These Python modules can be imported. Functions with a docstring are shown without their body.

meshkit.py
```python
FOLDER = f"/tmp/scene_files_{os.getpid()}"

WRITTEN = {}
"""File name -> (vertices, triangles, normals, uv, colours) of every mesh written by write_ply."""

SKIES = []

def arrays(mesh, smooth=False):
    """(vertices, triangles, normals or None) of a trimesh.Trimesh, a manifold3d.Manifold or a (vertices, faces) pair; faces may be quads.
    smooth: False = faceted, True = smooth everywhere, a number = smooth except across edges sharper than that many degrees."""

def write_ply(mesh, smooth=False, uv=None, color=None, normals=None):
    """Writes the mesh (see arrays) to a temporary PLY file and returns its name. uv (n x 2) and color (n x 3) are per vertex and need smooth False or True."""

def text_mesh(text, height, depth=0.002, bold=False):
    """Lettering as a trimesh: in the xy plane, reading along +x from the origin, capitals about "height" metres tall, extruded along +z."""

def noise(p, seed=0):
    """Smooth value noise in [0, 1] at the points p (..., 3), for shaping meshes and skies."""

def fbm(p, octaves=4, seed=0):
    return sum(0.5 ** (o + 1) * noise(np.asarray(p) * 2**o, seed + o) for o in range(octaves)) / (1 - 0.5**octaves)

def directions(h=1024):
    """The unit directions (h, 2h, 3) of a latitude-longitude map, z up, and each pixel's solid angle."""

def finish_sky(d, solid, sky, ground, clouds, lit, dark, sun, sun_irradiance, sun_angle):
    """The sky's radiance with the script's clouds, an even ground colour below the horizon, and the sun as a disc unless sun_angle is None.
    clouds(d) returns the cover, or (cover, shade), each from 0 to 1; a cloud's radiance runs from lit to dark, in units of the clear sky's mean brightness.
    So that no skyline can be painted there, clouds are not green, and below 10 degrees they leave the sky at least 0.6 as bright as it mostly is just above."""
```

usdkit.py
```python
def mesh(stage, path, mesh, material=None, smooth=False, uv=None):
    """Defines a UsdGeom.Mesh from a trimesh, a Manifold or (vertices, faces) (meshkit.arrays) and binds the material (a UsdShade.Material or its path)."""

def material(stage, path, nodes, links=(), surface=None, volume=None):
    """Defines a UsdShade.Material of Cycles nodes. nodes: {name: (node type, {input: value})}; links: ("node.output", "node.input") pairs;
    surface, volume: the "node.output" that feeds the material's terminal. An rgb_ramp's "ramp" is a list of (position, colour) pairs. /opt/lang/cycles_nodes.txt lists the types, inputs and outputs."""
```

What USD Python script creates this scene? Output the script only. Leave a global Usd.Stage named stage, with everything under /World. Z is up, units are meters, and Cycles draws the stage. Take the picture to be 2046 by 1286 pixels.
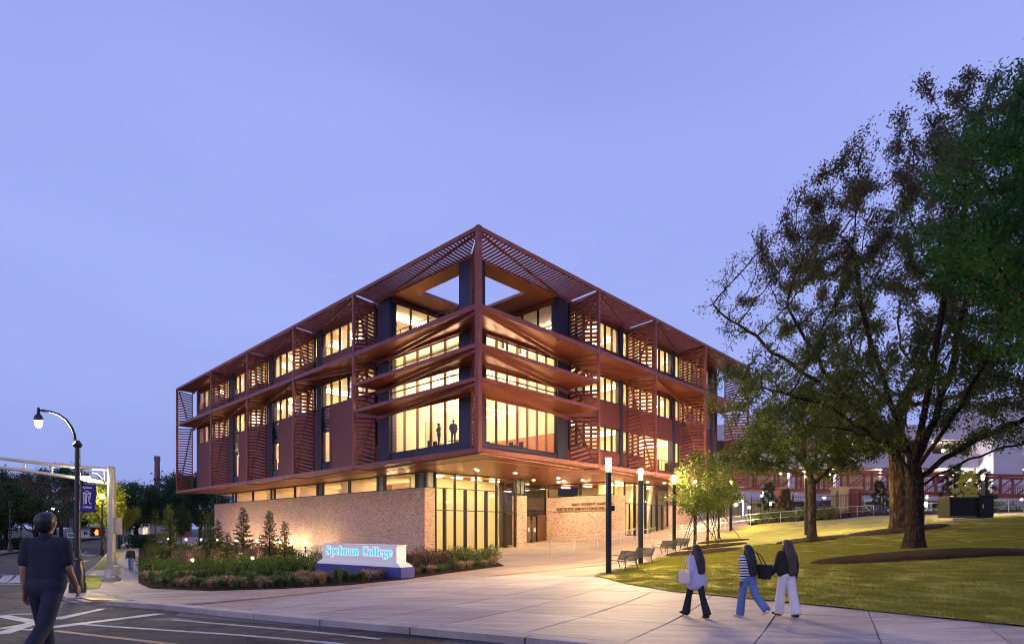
import math, random, glob
import numpy as np, trimesh, manifold3d, usdkit, meshkit
from pxr import Usd, UsdGeom, UsdLux, UsdShade, Gf, Sdf
from scipy.spatial import Delaunay, cKDTree
from scipy.interpolate import RBFInterpolator
from shapely.geometry import Polygon, LineString, Point, box as sbox, MultiPolygon
from shapely import affinity, union_all, contains_xy, box as vbox
from shapely.ops import split as ssplit

stage = Usd.Stage.CreateInMemory()
UsdGeom.SetStageUpAxis(stage, UsdGeom.Tokens.z)
UsdGeom.SetStageMetersPerUnit(stage, 1.0)
UsdGeom.Xform.Define(stage, '/World')
UsdGeom.Scope.Define(stage, '/World/Looks')

# ---------------------------------------------------------------- camera, sky, sun, exposure
EYE = 1.65
F_, CX_, HY_ = 1139.0, 1023.0, 1055.0          # focal length, centre column and horizon row of the picture (2046 px wide)
cam = UsdGeom.Camera.Define(stage, '/World/camera')
cam.AddTranslateOp().Set(Gf.Vec3d(0, 0, EYE))
cam.AddRotateXOp().Set(90.0)
cam.CreateHorizontalApertureAttr(36.0)
cam.CreateVerticalApertureAttr(36.0 * 643 / 1024)
cam.CreateFocalLengthAttr(36.0 * F_ / 2046)
cam.CreateVerticalApertureOffsetAttr(36.0 * (HY_ - 643) / 2046)
cam.CreateClippingRangeAttr(Gf.Vec2f(0.1, 2000))
cam.CreateExposureAttr(0.0)

SUN_AZ, SUN_EL = math.radians(217), math.radians(16)
sky = UsdLux.DomeLight.Define(stage, '/World/sky')
sky.CreateIntensityAttr(1.0)
skymat = usdkit.material(stage, '/World/Looks/dusk_sky', {
    's': ('sky_texture', {'sky_type': 'single_scattering', 'sun_disc': False, 'sun_elevation': SUN_EL, 'sun_rotation': SUN_AZ, 'altitude': 300.0, 'air_density': 1.0, 'ozone_density': 3.0}),
    'tc': ('texture_coordinate', {}),
    'mp': ('mapping', {'scale': (1.4, 1.4, 5.5)}),
    'n': ('noise_texture', {'scale': 1.1, 'detail': 3.0, 'roughness': 0.45}),
    'sep': ('separate_xyz', {}),
    'zr': ('rgb_ramp', {'ramp': [(0.0, (2.95, 3.6, 7.6)), (0.10, (3.25, 3.95, 8.4)), (0.24, (3.65, 4.35, 9.2)), (0.42, (3.75, 4.45, 9.5)), (0.56, (3.45, 4.15, 9.1)), (0.72, (2.95, 3.6, 8.2)), (1.0, (2.7, 3.3, 7.8))]}),
    'cr': ('rgb_ramp', {'ramp': [(0.3, (0.93, 0.935, 0.955)), (0.7, (1.05, 1.045, 1.03))]}),
    'cm': ('mix_color', {'blend_type': 'multiply', 'fac': 1.0, 'use_clamp': False}),
    'm': ('mix_color', {'blend_type': 'mix', 'fac': 0.975, 'use_clamp': False}),
    'b': ('background_shader', {'strength': 0.1})},
    [('tc.generated', 'mp.vector'), ('mp.vector', 'n.vector'), ('tc.generated', 'sep.vector'), ('sep.z', 'zr.fac'), ('n.fac', 'cr.fac'),
     ('zr.color', 'cm.a'), ('cr.color', 'cm.b'), ('s.color', 'm.a'), ('cm.result', 'm.b'), ('m.result', 'b.color')], surface='b.background')
UsdShade.MaterialBindingAPI.Apply(sky.GetPrim()).Bind(skymat)
sky.GetPrim().SetCustomDataByKey('kind', 'structure')

sun = UsdLux.DistantLight.Define(stage, '/World/afterglow_sun')
sun.CreateIntensityAttr(0.17)
sun.CreateAngleAttr(50.0)
sun.CreateNormalizeAttr(True)
sun.CreateColorAttr(Gf.Vec3f(1.0, 0.72, 0.86))
sun.AddRotateZOp().Set(-math.degrees(SUN_AZ))
sun.AddRotateXOp().Set(-(90.0 - math.degrees(SUN_EL)))

# ---------------------------------------------------------------- helpers
rng = np.random.default_rng(7)
_names = {}
def numbered(parent, name):
    k = (parent, name)
    n = _names.get(k, 0)
    _names[k] = n + 1
    return name if n == 0 else f'{name}_{n:03d}'

def tag(prim, label=None, cat=None, group=None, kind=None):
    p = prim.GetPrim() if hasattr(prim, 'GetPrim') else prim
    for k, v in (('label', label), ('category', cat), ('group', group), ('kind', kind)):
        if v:
            p.SetCustomDataByKey(k, v)
    return p

def ppath(parent):
    if parent is None:
        return '/World'
    return str(parent.GetPath())

def xform(name, parent=None, loc=(0, 0, 0), rotz=0.0, scale=None):
    pp = ppath(parent)
    x = UsdGeom.Xform.Define(stage, f'{pp}/{numbered(pp, name)}')
    x.AddTranslateOp().Set(Gf.Vec3d(*map(float, loc)))
    if rotz:
        x.AddRotateZOp().Set(float(rotz))
    if scale is not None:
        s = (scale,) * 3 if np.ndim(scale) == 0 else scale
        x.AddScaleOp().Set(Gf.Vec3f(*map(float, s)))
    return x.GetPrim()

def thing(name, label, cat, loc=(0, 0, 0), rotz=0.0, group=None, scale=None):
    return tag(xform(name, None, loc, rotz, scale), label, cat, group)

def copy_of(src, loc, rotz, scale, label, cat=None, group=None):
    p = str(src.GetPath()) if hasattr(src, 'GetPath') else src
    name = p.rsplit('/', 1)[1]
    base = name[:-4] if name[-4:-3] == '_' and name[-3:].isdigit() else name
    x = xform(base, None, loc, rotz, scale)
    x.GetReferences().AddInternalReference(Sdf.Path(p))
    x.SetInstanceable(True)
    tag(x, label, cat, group)
    return x

class MB:
    """Collects shapes into one mesh."""
    def __init__(s):
        s.v, s.f, s.n = [], [], 0
    def add(s, v, f):
        v = np.asarray(v, float); f = np.asarray(f, int)
        if f.shape[1] == 4:
            f = np.vstack([f[:, [0, 1, 2]], f[:, [0, 2, 3]]])
        s.v.append(v); s.f.append(f + s.n); s.n += len(v)
        return s
    def tm(s, m):
        v, f, _ = meshkit.arrays(m)
        return s.add(v, f)
    def box(s, a, b):
        a, b = np.minimum(a, b), np.maximum(a, b)
        v = np.array([[x, y, z] for x in (a[0], b[0]) for y in (a[1], b[1]) for z in (a[2], b[2])], float)
        f = [[0, 1, 3, 2], [4, 6, 7, 5], [0, 4, 5, 1], [2, 3, 7, 6], [0, 2, 6, 4], [1, 5, 7, 3]]
        return s.add(v, f)
    def cbox(s, c, size):
        c, h = np.asarray(c, float), np.asarray(size, float) / 2
        return s.box(c - h, c + h)
    def bar(s, p, q, w, h, up=(0, 0, 1)):
        """A straight bar of section w (sideways) by h (along up)."""
        p, q = np.asarray(p, float), np.asarray(q, float)
        d = q - p; d = d / np.linalg.norm(d)
        up = np.asarray(up, float)
        if abs(d @ up) > 0.98:
            up = np.array([1.0, 0, 0])
        sd = np.cross(d, up); sd /= np.linalg.norm(sd)
        u = np.cross(sd, d)
        o = [(-1, -1), (1, -1), (1, 1), (-1, 1)]
        v = [e + sd * w / 2 * i + u * h / 2 * j for e in (p, q) for i, j in o]
        f = [[0, 1, 2, 3], [7, 6, 5, 4], [0, 4, 5, 1], [1, 5, 6, 2], [2, 6, 7, 3], [3, 7, 4, 0]]
        return s.add(v, f)
    def tube(s, pts, r, n=8, caps=True):
        pts = np.asarray(pts, float); m = len(pts)
        r = np.broadcast_to(np.asarray(r, float), m)
        t = np.gradient(pts, axis=0); t /= np.maximum(np.linalg.norm(t, axis=1, keepdims=True), 1e-9)
        ref = np.array([0, 0, 1.0]) if abs(t[0, 2]) < 0.9 else np.array([1.0, 0, 0])
        rings = []
        a = np.linspace(0, 2 * np.pi, n, endpoint=False)
        for i in range(m):
            u = np.cross(ref, t[i]); ln = np.linalg.norm(u)
            u = u / ln if ln > 1e-6 else np.array([1.0, 0, 0])
            w = np.cross(t[i], u); ref = np.cross(u, w) * 0 + ref
            rings.append(pts[i] + r[i] * (np.cos(a)[:, None] * u + np.sin(a)[:, None] * w))
        v = np.vstack(rings); f = []
        for i in range(m - 1):
            for k in range(n):
                k2 = (k + 1) % n
                f.append([i * n + k, i * n + k2, (i + 1) * n + k2, (i + 1) * n + k])
        f = np.array(f); f = np.vstack([f[:, [0, 1, 2]], f[:, [0, 2, 3]]])
        if caps:
            c = len(v); v = np.vstack([v, pts[:1], pts[-1:]])
            e = [[c, (k + 1) % n, k] for k in range(n)] + [[c + 1, (m - 1) * n + k, (m - 1) * n + (k + 1) % n] for k in range(n)]
            f = np.vstack([f, e])
        return s.add(v, f)
    def lathe(s, prof, n=16, c=(0, 0, 0)):
        prof = np.asarray(prof, float); a = np.linspace(0, 2 * np.pi, n, endpoint=False)
        v = np.array([[r * math.cos(t), r * math.sin(t), z] for r, z in prof for t in a]) + np.asarray(c, float)
        f = [[i * n + k, i * n + (k + 1) % n, (i + 1) * n + (k + 1) % n, (i + 1) * n + k] for i in range(len(prof) - 1) for k in range(n)]
        return s.add(v, f)
    def quad(s, a, b, c, d):
        return s.add([a, b, c, d], [[0, 1, 2, 3]])
    def prism(s, poly, z0, z1):
        """A shapely polygon extruded from z0 to z1."""
        m = trimesh.creation.extrude_polygon(poly, z1 - z0); m.apply_translation((0, 0, z0))
        return s.add(m.vertices, m.faces)
    def build(s, name, mat, parent=None, smooth=False):
        pp = ppath(parent)
        v = np.vstack(s.v); f = np.vstack(s.f)
        return usdkit.mesh(stage, f'{pp}/{numbered(pp, name)}', (v, f), mat, smooth).GetPrim()

def L(name):
    return f'/World/Looks/{name}'

def mat(name, col, rough=0.6, metal=0.0, var=0.0, scale=6.0, bump=0.0, bscale=40.0, col2=None, spec=0.5, emit=None, estr=0.0, coat=0.0, rnd=0.0):
    """Principled with noise-mixed colour, optional bump and per-object random tone."""
    nodes = {'p': ('principled_bsdf', {'base_color': col, 'roughness': rough, 'metallic': metal, 'specular_ior_level': spec, 'coat_weight': coat})}
    links = []
    if emit is not None:
        nodes['p'][1].update({'emission_color': emit, 'emission_strength': estr})
    if var or col2 is not None:
        c = np.asarray(col, float)
        lo = c * (1 - var) if col2 is None else np.asarray(col2, float)
        hi = c * (1 + var) if col2 is None else c
        nodes['tc'] = ('texture_coordinate', {})
        nodes['n'] = ('noise_texture', {'scale': scale, 'detail': 5.0, 'roughness': 0.6})
        nodes['r'] = ('rgb_ramp', {'ramp': [(0.3, tuple(lo)), (0.7, tuple(hi))]})
        links += [('tc.object', 'n.vector'), ('n.fac', 'r.fac')]
        last = 'r.color'
        if rnd:
            nodes['oi'] = ('object_info', {})
            nodes['mr'] = ('map_range', {'from_min': 0.0, 'from_max': 1.0, 'to_min': 1 - rnd, 'to_max': 1 + rnd})
            nodes['hv'] = ('hsv', {'fac': 1.0, 'hue': 0.5, 'saturation': 1.0})
            links += [('oi.random', 'mr.value'), ('mr.result', 'hv.value'), (last, 'hv.color')]
            last = 'hv.color'
        links.append((last, 'p.base_color'))
    if bump:
        nodes['tb'] = ('texture_coordinate', {})
        nodes['nb'] = ('noise_texture', {'scale': bscale, 'detail': 4.0})
        nodes['b'] = ('bump', {'strength': bump, 'distance': 0.02})
        links += [('tb.object', 'nb.vector'), ('nb.fac', 'b.height'), ('b.normal', 'p.normal')]
    return usdkit.material(stage, L(name), nodes, links, surface='p.BSDF')

def emitter(name, col, strength):
    return usdkit.material(stage, L(name), {'e': ('emission', {'color': col, 'strength': strength})}, [], surface='e.emission')

def unproj(px, py, Y):
    """World point of a picture position at the given depth."""
    return np.array([(px - CX_) * Y / F_, Y, EYE + (HY_ - py) * Y / F_])
# ---------------------------------------------------------------- materials
copper = mat('copper_metal', (0.215, 0.062, 0.048), 0.42, 0.35, var=0.16, scale=1.5, rnd=0.10)
copper_slat = mat('copper_slat', (0.205, 0.056, 0.040), 0.45, 0.3, var=0.15, scale=2.5, rnd=0.12)
copper_dark = mat('copper_underside', (0.21, 0.055, 0.036), 0.38, 0.3, var=0.2, scale=1.1, rnd=0.10)
soffit_m = mat('copper_soffit', (0.36, 0.125, 0.058), 0.36, 0.35, var=0.08, scale=0.7)
navy = mat('navy_panel', (0.030, 0.026, 0.060), 0.5, 0.2, var=0.15, scale=2.0)
bronze = mat('dark_bronze_frame', (0.022, 0.017, 0.016), 0.4, 0.5)
mull_m = mat('mullion_bronze', (0.16, 0.085, 0.055), 0.45, 0.2)
cream = mat('cream_wall', (0.72, 0.58, 0.38), 0.8, var=0.04, scale=0.5)
ceil_m = mat('white_ceiling', (0.8, 0.72, 0.56), 0.85)
floor_m = mat('interior_floor', (0.42, 0.31, 0.2), 0.5, var=0.1)
screen_m = usdkit.material(stage, L('roller_blind'), {'d': ('diffuse_bsdf', {'color': (0.75, 0.68, 0.50)}), 't': ('translucent_bsdf', {'color': (0.80, 0.72, 0.52)}), 'm': ('mix_closure', {'fac': 0.6})},
    [('d.BSDF', 'm.closure1'), ('t.BSDF', 'm.closure2')], surface='m.closure')
wood_m = mat('wood_panel', (0.36, 0.13, 0.06), 0.5, var=0.2, scale=2.0)
frit = mat('fritted_glass', (0.10, 0.13, 0.13), 0.25, var=0.1, scale=3)
brass = mat('brass_letters', (0.20, 0.09, 0.035), 0.4, 0.6)
white_paint = mat('white_paint', (0.78, 0.76, 0.76), 0.5)
steel = mat('brushed_steel', (0.55, 0.53, 0.52), 0.35, 0.7, var=0.08)
galv = mat('galvanised_steel', (0.27, 0.26, 0.255), 0.45, 0.5, var=0.12, scale=5)
black_metal = mat('black_metal', (0.012, 0.014, 0.016), 0.35, 0.3)
dark_green_metal = mat('dark_grey_green_metal', (0.020, 0.026, 0.022), 0.4, 0.4)
E_room = emitter('room_lamp', (1.0, 0.77, 0.48), 64.0)
E_lobby = emitter('lobby_lamp', (1.0, 0.75, 0.40), 58.0)
E_down = emitter('downlight', (1.0, 0.72, 0.40), 1500.0)
E_post = emitter('post_lamp', (1.0, 0.72, 0.38), 14000.0)
E_boll = emitter('bollard_lamp', (1.0, 0.70, 0.34), 1700.0)
E_street = emitter('street_lamp_light', (1.0, 0.86, 0.50), 1100.0)
E_white = emitter('white_flood_lamp', (1.0, 0.93, 0.85), 300.0)

def pane_material(name, tint=(0.97, 0.96, 0.94), ior=1.5):
    return usdkit.material(stage, L(name), {
        't': ('transparent_bsdf', {'color': tint}), 'g': ('glossy_bsdf', {'color': (0.9, 0.9, 0.9), 'roughness': 0.02}),
        'ge': ('geometry', {}), 'io': ('mix_float', {'a': ior, 'b': 1 / ior}), 'f': ('fresnel', {}), 'm': ('mix_closure', {})},
        [('ge.backfacing', 'io.fac'), ('io.result', 'f.IOR'), ('f.fac', 'm.fac'), ('t.BSDF', 'm.closure1'), ('g.BSDF', 'm.closure2')], surface='m.closure')
glass = pane_material('window_glass')
dark_glass = pane_material('dark_glass', (0.16, 0.18, 0.22), 1.9)
lamp_glass = pane_material('lamp_glass', (0.95, 0.9, 0.8), 1.3)

def brick_material(name, axis, c1, c2, mortar):
    """Running bond brick in the plane of the building's axis ('x': wall along x, 'y': wall along y)."""
    return usdkit.material(stage, L(name), {
        'tc': ('texture_coordinate', {}), 's': ('separate_xyz', {}), 'c': ('combine_xyz', {'z': 0.0}),
        'b': ('brick_texture', {'scale': 1.0, 'brick_width': 0.21, 'row_height': 0.072, 'mortar_size': 0.007, 'mortar_smooth': 0.2, 'bias': 0.0, 'color1': (0, 0, 0), 'color2': (1, 1, 1), 'mortar': (0.5, 0.5, 0.5)}),
        'n': ('noise_texture', {'scale': 0.7, 'detail': 4.0}), 'n2': ('noise_texture', {'scale': 60.0, 'detail': 2.0}),
        'r': ('rgb_ramp', {'ramp': [(0.0, tuple(np.array(c2) * 0.6)), (0.10, tuple(np.array(c2) * 0.95)), (0.3, tuple((np.array(c1) + np.array(c2)) / 2)), (0.6, c1), (1.0, tuple(np.array(c1) * 1.15))]}),
        'mm': ('mix_color', {'blend_type': 'mix', 'a': (1, 1, 1), 'b': mortar}),
        'st': ('mix_color', {'blend_type': 'multiply', 'fac': 0.35}),
        'bu': ('bump', {'strength': 0.6, 'distance': 0.012, 'invert': True}), 'p': ('principled_bsdf', {'roughness': 0.85})},
        [('tc.object', 's.vector'), ('s.' + axis, 'c.x'), ('s.z', 'c.y'), ('c.vector', 'b.vector'), ('tc.object', 'n.vector'), ('tc.object', 'n2.vector'),
         ('b.color', 'r.fac'), ('r.color', 'mm.a'), ('b.fac', 'mm.fac'), ('mm.result', 'st.a'), ('n.color', 'st.b'), ('st.result', 'p.base_color'),
         ('b.fac', 'bu.height'), ('bu.normal', 'p.normal')], surface='p.BSDF')
brick_y = brick_material('brick_long_wall', 'y', (0.66, 0.45, 0.36), (0.48, 0.28, 0.205), (0.55, 0.44, 0.38))
brick_x = brick_material('brick_end_wall', 'x', (0.66, 0.45, 0.36), (0.48, 0.28, 0.205), (0.55, 0.44, 0.38))

def perf_material(name, axis):
    """Perforated folded metal: fine rows of dark holes on the purple-brown sheet."""
    return usdkit.material(stage, L(name), {
        'tc': ('texture_coordinate', {}), 's': ('separate_xyz', {}), 'c': ('combine_xyz', {'z': 0.0}),
        'mp': ('mapping', {'rotation': (0, 0, 0.785), 'scale': (1, 1, 1)}),
        'v': ('voronoi_texture', {'scale': 6.5, 'randomness': 0.0}),
        'n': ('noise_texture', {'scale': 0.5}),
        'r': ('rgb_ramp', {'ramp': [(0.0, (0.06, 0.014, 0.014)), (0.34, (0.06, 0.014, 0.014)), (0.42, (0.23, 0.062, 0.052)), (1.0, (0.25, 0.068, 0.056))]}),
        'bu': ('bump', {'strength': 0.4, 'distance': 0.03}), 'p': ('principled_bsdf', {'roughness': 0.5, 'metallic': 0.25})},
        [('tc.object', 's.vector'), ('s.' + axis, 'c.x'), ('s.z', 'c.y'), ('c.vector', 'mp.vector'), ('mp.vector', 'v.vector'),
         ('v.distance', 'r.fac'), ('r.color', 'p.base_color'), ('v.distance', 'bu.height'), ('bu.normal', 'p.normal')], surface='p.BSDF')
perf_y = perf_material('perforated_panel_long', 'y')
perf_x = perf_material('perforated_panel_cross', 'x')

# ---------------------------------------------------------------- main building (local frame: x along the right front, y along the left front, z from eye level)
BL_ROT = 46.2063
dR = np.array([0.69206371, 0.72183642]); dL = np.array([-0.72183642, 0.69206371]); CC = np.array([-2.117647, 36.0])
def bw(x, y, z=0.0):
    """Building frame to world."""
    p = CC + x * dR + y * dL
    return np.array([p[0], p[1], z + EYE])
def bloc(X, Y):
    v = np.array([X, Y]) - CC
    return np.array([v @ dR, v @ dL])

B = thing('college_building', 'four storey college building wrapped in copper coloured louvres above a brick base, its windows lit', 'building', (CC[0], CC[1], EYE), BL_ROT)
LP = [0.0, 14.85, 25.52, 36.33, 47.32, 60.42]       # posts along the left front
RP = [0.0, 13.02, 21.88, 32.0, 43.36]               # posts along the right front
WL, WR = 2.0, 2.9                                   # depth of the screen on each front
ZB, ZM, ZT = 4.95, 14.06, 18.96
YEND, XEND = 58.6, 41.0

def P(f, s, d, z):
    return np.array([d, s, z], float) if f == 'L' else np.array([s, d, z], float)
def fbox(m, f, s0, s1, d0, d1, z0, z1):
    return m.box(P(f, s0, d0, z0), P(f, s1, d1, z1))
W = {'L': WL, 'R': WR}
perf = {'L': perf_y, 'R': perf_x}

# edge posts and horizontal edges
def edge(name, f, s0, s1, z, h=0.30, t=0.16):
    fbox(MB(), f, s0, s1, -t / 2, t / 2, z - h / 2, z + h / 2).build(name, copper, B)
for f, PS in (('L', LP), ('R', RP)):
    for i, s in enumerate(PS):
        if f == 'R' and i == 0:
            continue
        wpx = 0.32 if i == 0 else 0.22
        m = MB()
        if i == 0:
            m.box((-0.12, -0.12, ZB - 0.12), (0.2, 0.2, ZT + 0.15))
        else:
            fbox(m, f, s - wpx / 2, s + wpx / 2, -0.10, 0.12, ZB - 0.1, ZT + 0.12)
        m.build('edge_post', copper, B)
    for i in range(len(PS) - 1):
        a, b = PS[i] + (0.2 if i == 0 else 0.111), PS[i + 1] - 0.111
        edge('roof_edge', f, a, b, ZT, 0.26, 0.16)
        edge('shelf_edge', f, a, b, ZM, 0.34, 0.16)
        edge('base_edge', f, a, b, ZB, 0.30, 0.16)
        if i == 0:
            edge('shelf_edge', f, a, b, 11.60, 0.26, 0.14)
            edge('shelf_edge', f, a, b, 9.48, 0.26, 0.14)

# sun shelves: a plate and a folded rib under it
def shelf(f, s0, s1, z, flip=False, corner=False):
    w = W[f]; si = s0 if not corner else (2.92 if f == 'L' else 2.02)
    sh = xform('sun_shelf', B)
    a, b, c, d = P(f, s0, 0.08, z), P(f, s1, 0.08, z), P(f, s1, w, z), P(f, si, w, z)
    # two triangular plates meeting at the rib; the rib line hangs a little lower
    dz = np.array([0, 0, 0.06])
    near, far = (a, c) if not flip else (b, d)
    for tri in ((near, far, b if not flip else a), (near, far, d if not flip else c)):
        t = np.array(tri); cen = t.mean(0); t = cen + (t - cen) * 0.996
        MB().add(np.vstack([t, t + dz]), [[0, 1, 2], [5, 4, 3], [0, 3, 4], [0, 4, 1], [1, 4, 5], [1, 5, 2], [2, 5, 3], [2, 3, 0]]).build('plate', copper_dark, sh)
    MB().bar(near - [0, 0, 0.12], far - [0, 0, 0.30], 0.09, 0.30).build('rib', copper, sh)
    fbox(MB(), f, si, s1, w - 0.12, w - 0.02, z - 0.22, z - 0.02).build('inner_edge', copper, sh)
for f, PS in (('L', LP), ('R', RP)):
    for i in range(len(PS) - 1):
        s0, s1 = PS[i] + 0.12, PS[i + 1] - 0.12
        if f == 'R' and i == 0: s0 = 0.16
        shelf(f, s0, s1, ZM - 0.12, flip=(f == 'L' and i == 1) or (f == 'R' and i == 1), corner=(i == 0))
        if i == 0:
            shelf(f, s0, s1, 11.60 - 0.10, corner=True)
            shelf(f, s0, s1, 9.48 - 0.10, corner=True)
        # folded underside of the base
        bs = xform('base_soffit', B)
        a, b, c, d = P(f, s0, 0.1, ZB - 0.16), P(f, s1, 0.1, ZB - 0.16), P(f, s1, 2.6, ZB - 0.16), P(f, s0, 2.6, ZB - 0.16)
        MB().bar(a, (b + c) / 2, 0.07, 0.16).build('rib', copper, bs)
        MB().bar(b, (b + c) / 2, 0.07, 0.16).build('rib', copper, bs)

# canopy: slats under a plate
n_single = 0
for f, PS in (('L', LP), ('R', RP)):
    w = W[f]
    for i in range(len(PS) - 1):
        s0, s1 = PS[i] + 0.12, PS[i + 1] - 0.12
        cp = xform('roof_canopy', B)
        d1 = w + (0.0 if i else 0.0)
        lo = 2.0 if f == 'R' and i == 0 else s0
        if i == len(PS) - 2: fbox(MB(), f, s0, s1, 0.085, d1, ZT + 0.06, ZT + 0.11).build('roof_plate', copper_dark, cp)
        n = int((s1 - s0) / 0.345)
        joined = MB()
        solid = (i == len(PS) - 2)
        for k in range(n):
            s = s0 + (k + 0.5) * (s1 - s0) / n
            if f == 'L' and i == 0 and s < 0.3: continue
            m = MB() if i == 0 else joined
            dd0, dd1 = 0.09, w
            mi = 2.9 if f == 'L' else 2.0
            if i == 0 and s < mi: dd1 = max(0.3, w * s / mi - 0.05)
            m.bar(P(f, s - 0.06, dd0, ZT - 0.03), P(f, s + 0.06, dd1, ZT - 0.10), 0.06, 0.155)
            if i == 0:
                m.build('slat', copper_slat, cp)
        if i and not solid:
            tag(joined.build('slats', copper_slat, cp), kind='stuff')
        if solid:
            fbox(MB(), f, s0, s1, 0.09, w, ZT - 0.16, ZT - 0.12).build('plate', copper_dark, cp)
        MB().bar(P(f, s0, 0.15, ZT - 0.16), P(f, s1, w, ZT - 0.30), 0.09, 0.16).build('rib', copper, cp)

# louvre fins at the posts
def fin(f, s, z0, z1, upper, single, d1=None):
    w = (d1 or W[f]) - 0.03
    fn = xform('louvre_fin', B)
    MB().bar(P(f, s, w - 0.06, z0), P(f, s, w - 0.06, z1), 0.12, 0.10, up=P(f, 0, 1, 0)).build('inner_post', copper, fn)
    d0 = 0.14
    if upper:
        ra, rb = (d0 + 0.12, z1 - 0.05), (d0 + (w - d0) * 0.72, z0 + 0.05)
    else:
        ra, rb = (w - 0.18, z1 - 0.05), (d0 + 0.12, z0 + 0.05)
    pa, pb = P(f, s, ra[0], ra[1]), P(f, s, rb[0], rb[1])
    MB().bar(pa, pb, 0.10, 0.15, up=P(f, 0, 1, 0)).build('rib', copper, fn)
    n = max(2, int((z1 - z0) / 0.325))
    joined = MB()
    for k in range(n):
        z = z0 + (k + 0.5) * (z1 - z0) / n
        t = (z - ra[1]) / (rb[1] - ra[1])
        dm = ra[0] + t * (rb[0] - ra[0])
        for a, b, sl in ((d0, dm - 0.05, 0.10), (dm + 0.05, w - 0.12, -0.16)):
            if b - a < 0.12:
                continue
            m = MB() if single else joined
            za, zb = (z - sl * (b - a), z) if a == d0 else (z, z + sl * (b - a))
            if upper: zb = zb + (0.12 if a == d0 else -0.0)
            m.bar(P(f, s, a, max(z0 + .05, za)), P(f, s, b, min(z1 - 0.05, max(z0 + .05, zb))), 0.085, 0.165)
            if single:
                m.build('slat', copper_slat, fn)
    if not single:
        tag(joined.build('slats', copper_slat, fn), kind='stuff')
for f, PS in (('L', LP), ('R', RP)):
    for i in range(1, len(PS)):
        s = PS[i]
        sg = (f == 'L' and i == 1) or (f == 'R' and i in (1,))
        fin(f, s, ZM + 0.18, ZT - 0.15, True, sg)
        if i == 1:
            fin(f, s, ZB + 0.15, 9.28, False, sg)
            fin(f, s, 9.62, 11.40, False, sg)
            fin(f, s, 11.74, ZM - 0.2, False, sg)
        else:
            fin(f, s, ZB + 0.15, ZM - 0.2, False, sg)
# diagonal fin at the corner
cf = xform('corner_fin', B)
jm = MB()
for z0, z1 in ((ZB + 0.2, 9.28), (9.62, 11.4), (11.74, ZM - 0.2), (ZM + 0.2, ZT - 0.15)):
    n = int((z1 - z0) / 0.26)
    for k in range(n):
        z = z0 + (k + 0.5) * (z1 - z0) / n
        m = MB(); m.bar((0.2, 0.25, z + 0.35 if z + 0.35 < z1 else z1 - .02), (1.95, 2.8, z), 0.05, 0.10); m.build('slat', copper_slat, cf)
MB().bar((1.93, 2.78, ZB), (1.93, 2.78, ZT - 0.1), 0.10, 0.10).build('inner_post', copper, cf)
MB().bar((0.2, 0.22, ZT - 0.2), (1.9, 2.75, ZM + .3), 0.10, 0.10).build('rib', copper, cf)
MB().bar((0.2, 0.22, ZM - 0.25), (1.9, 2.75, ZB + .3), 0.10, 0.10).build('rib', copper, cf)

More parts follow.
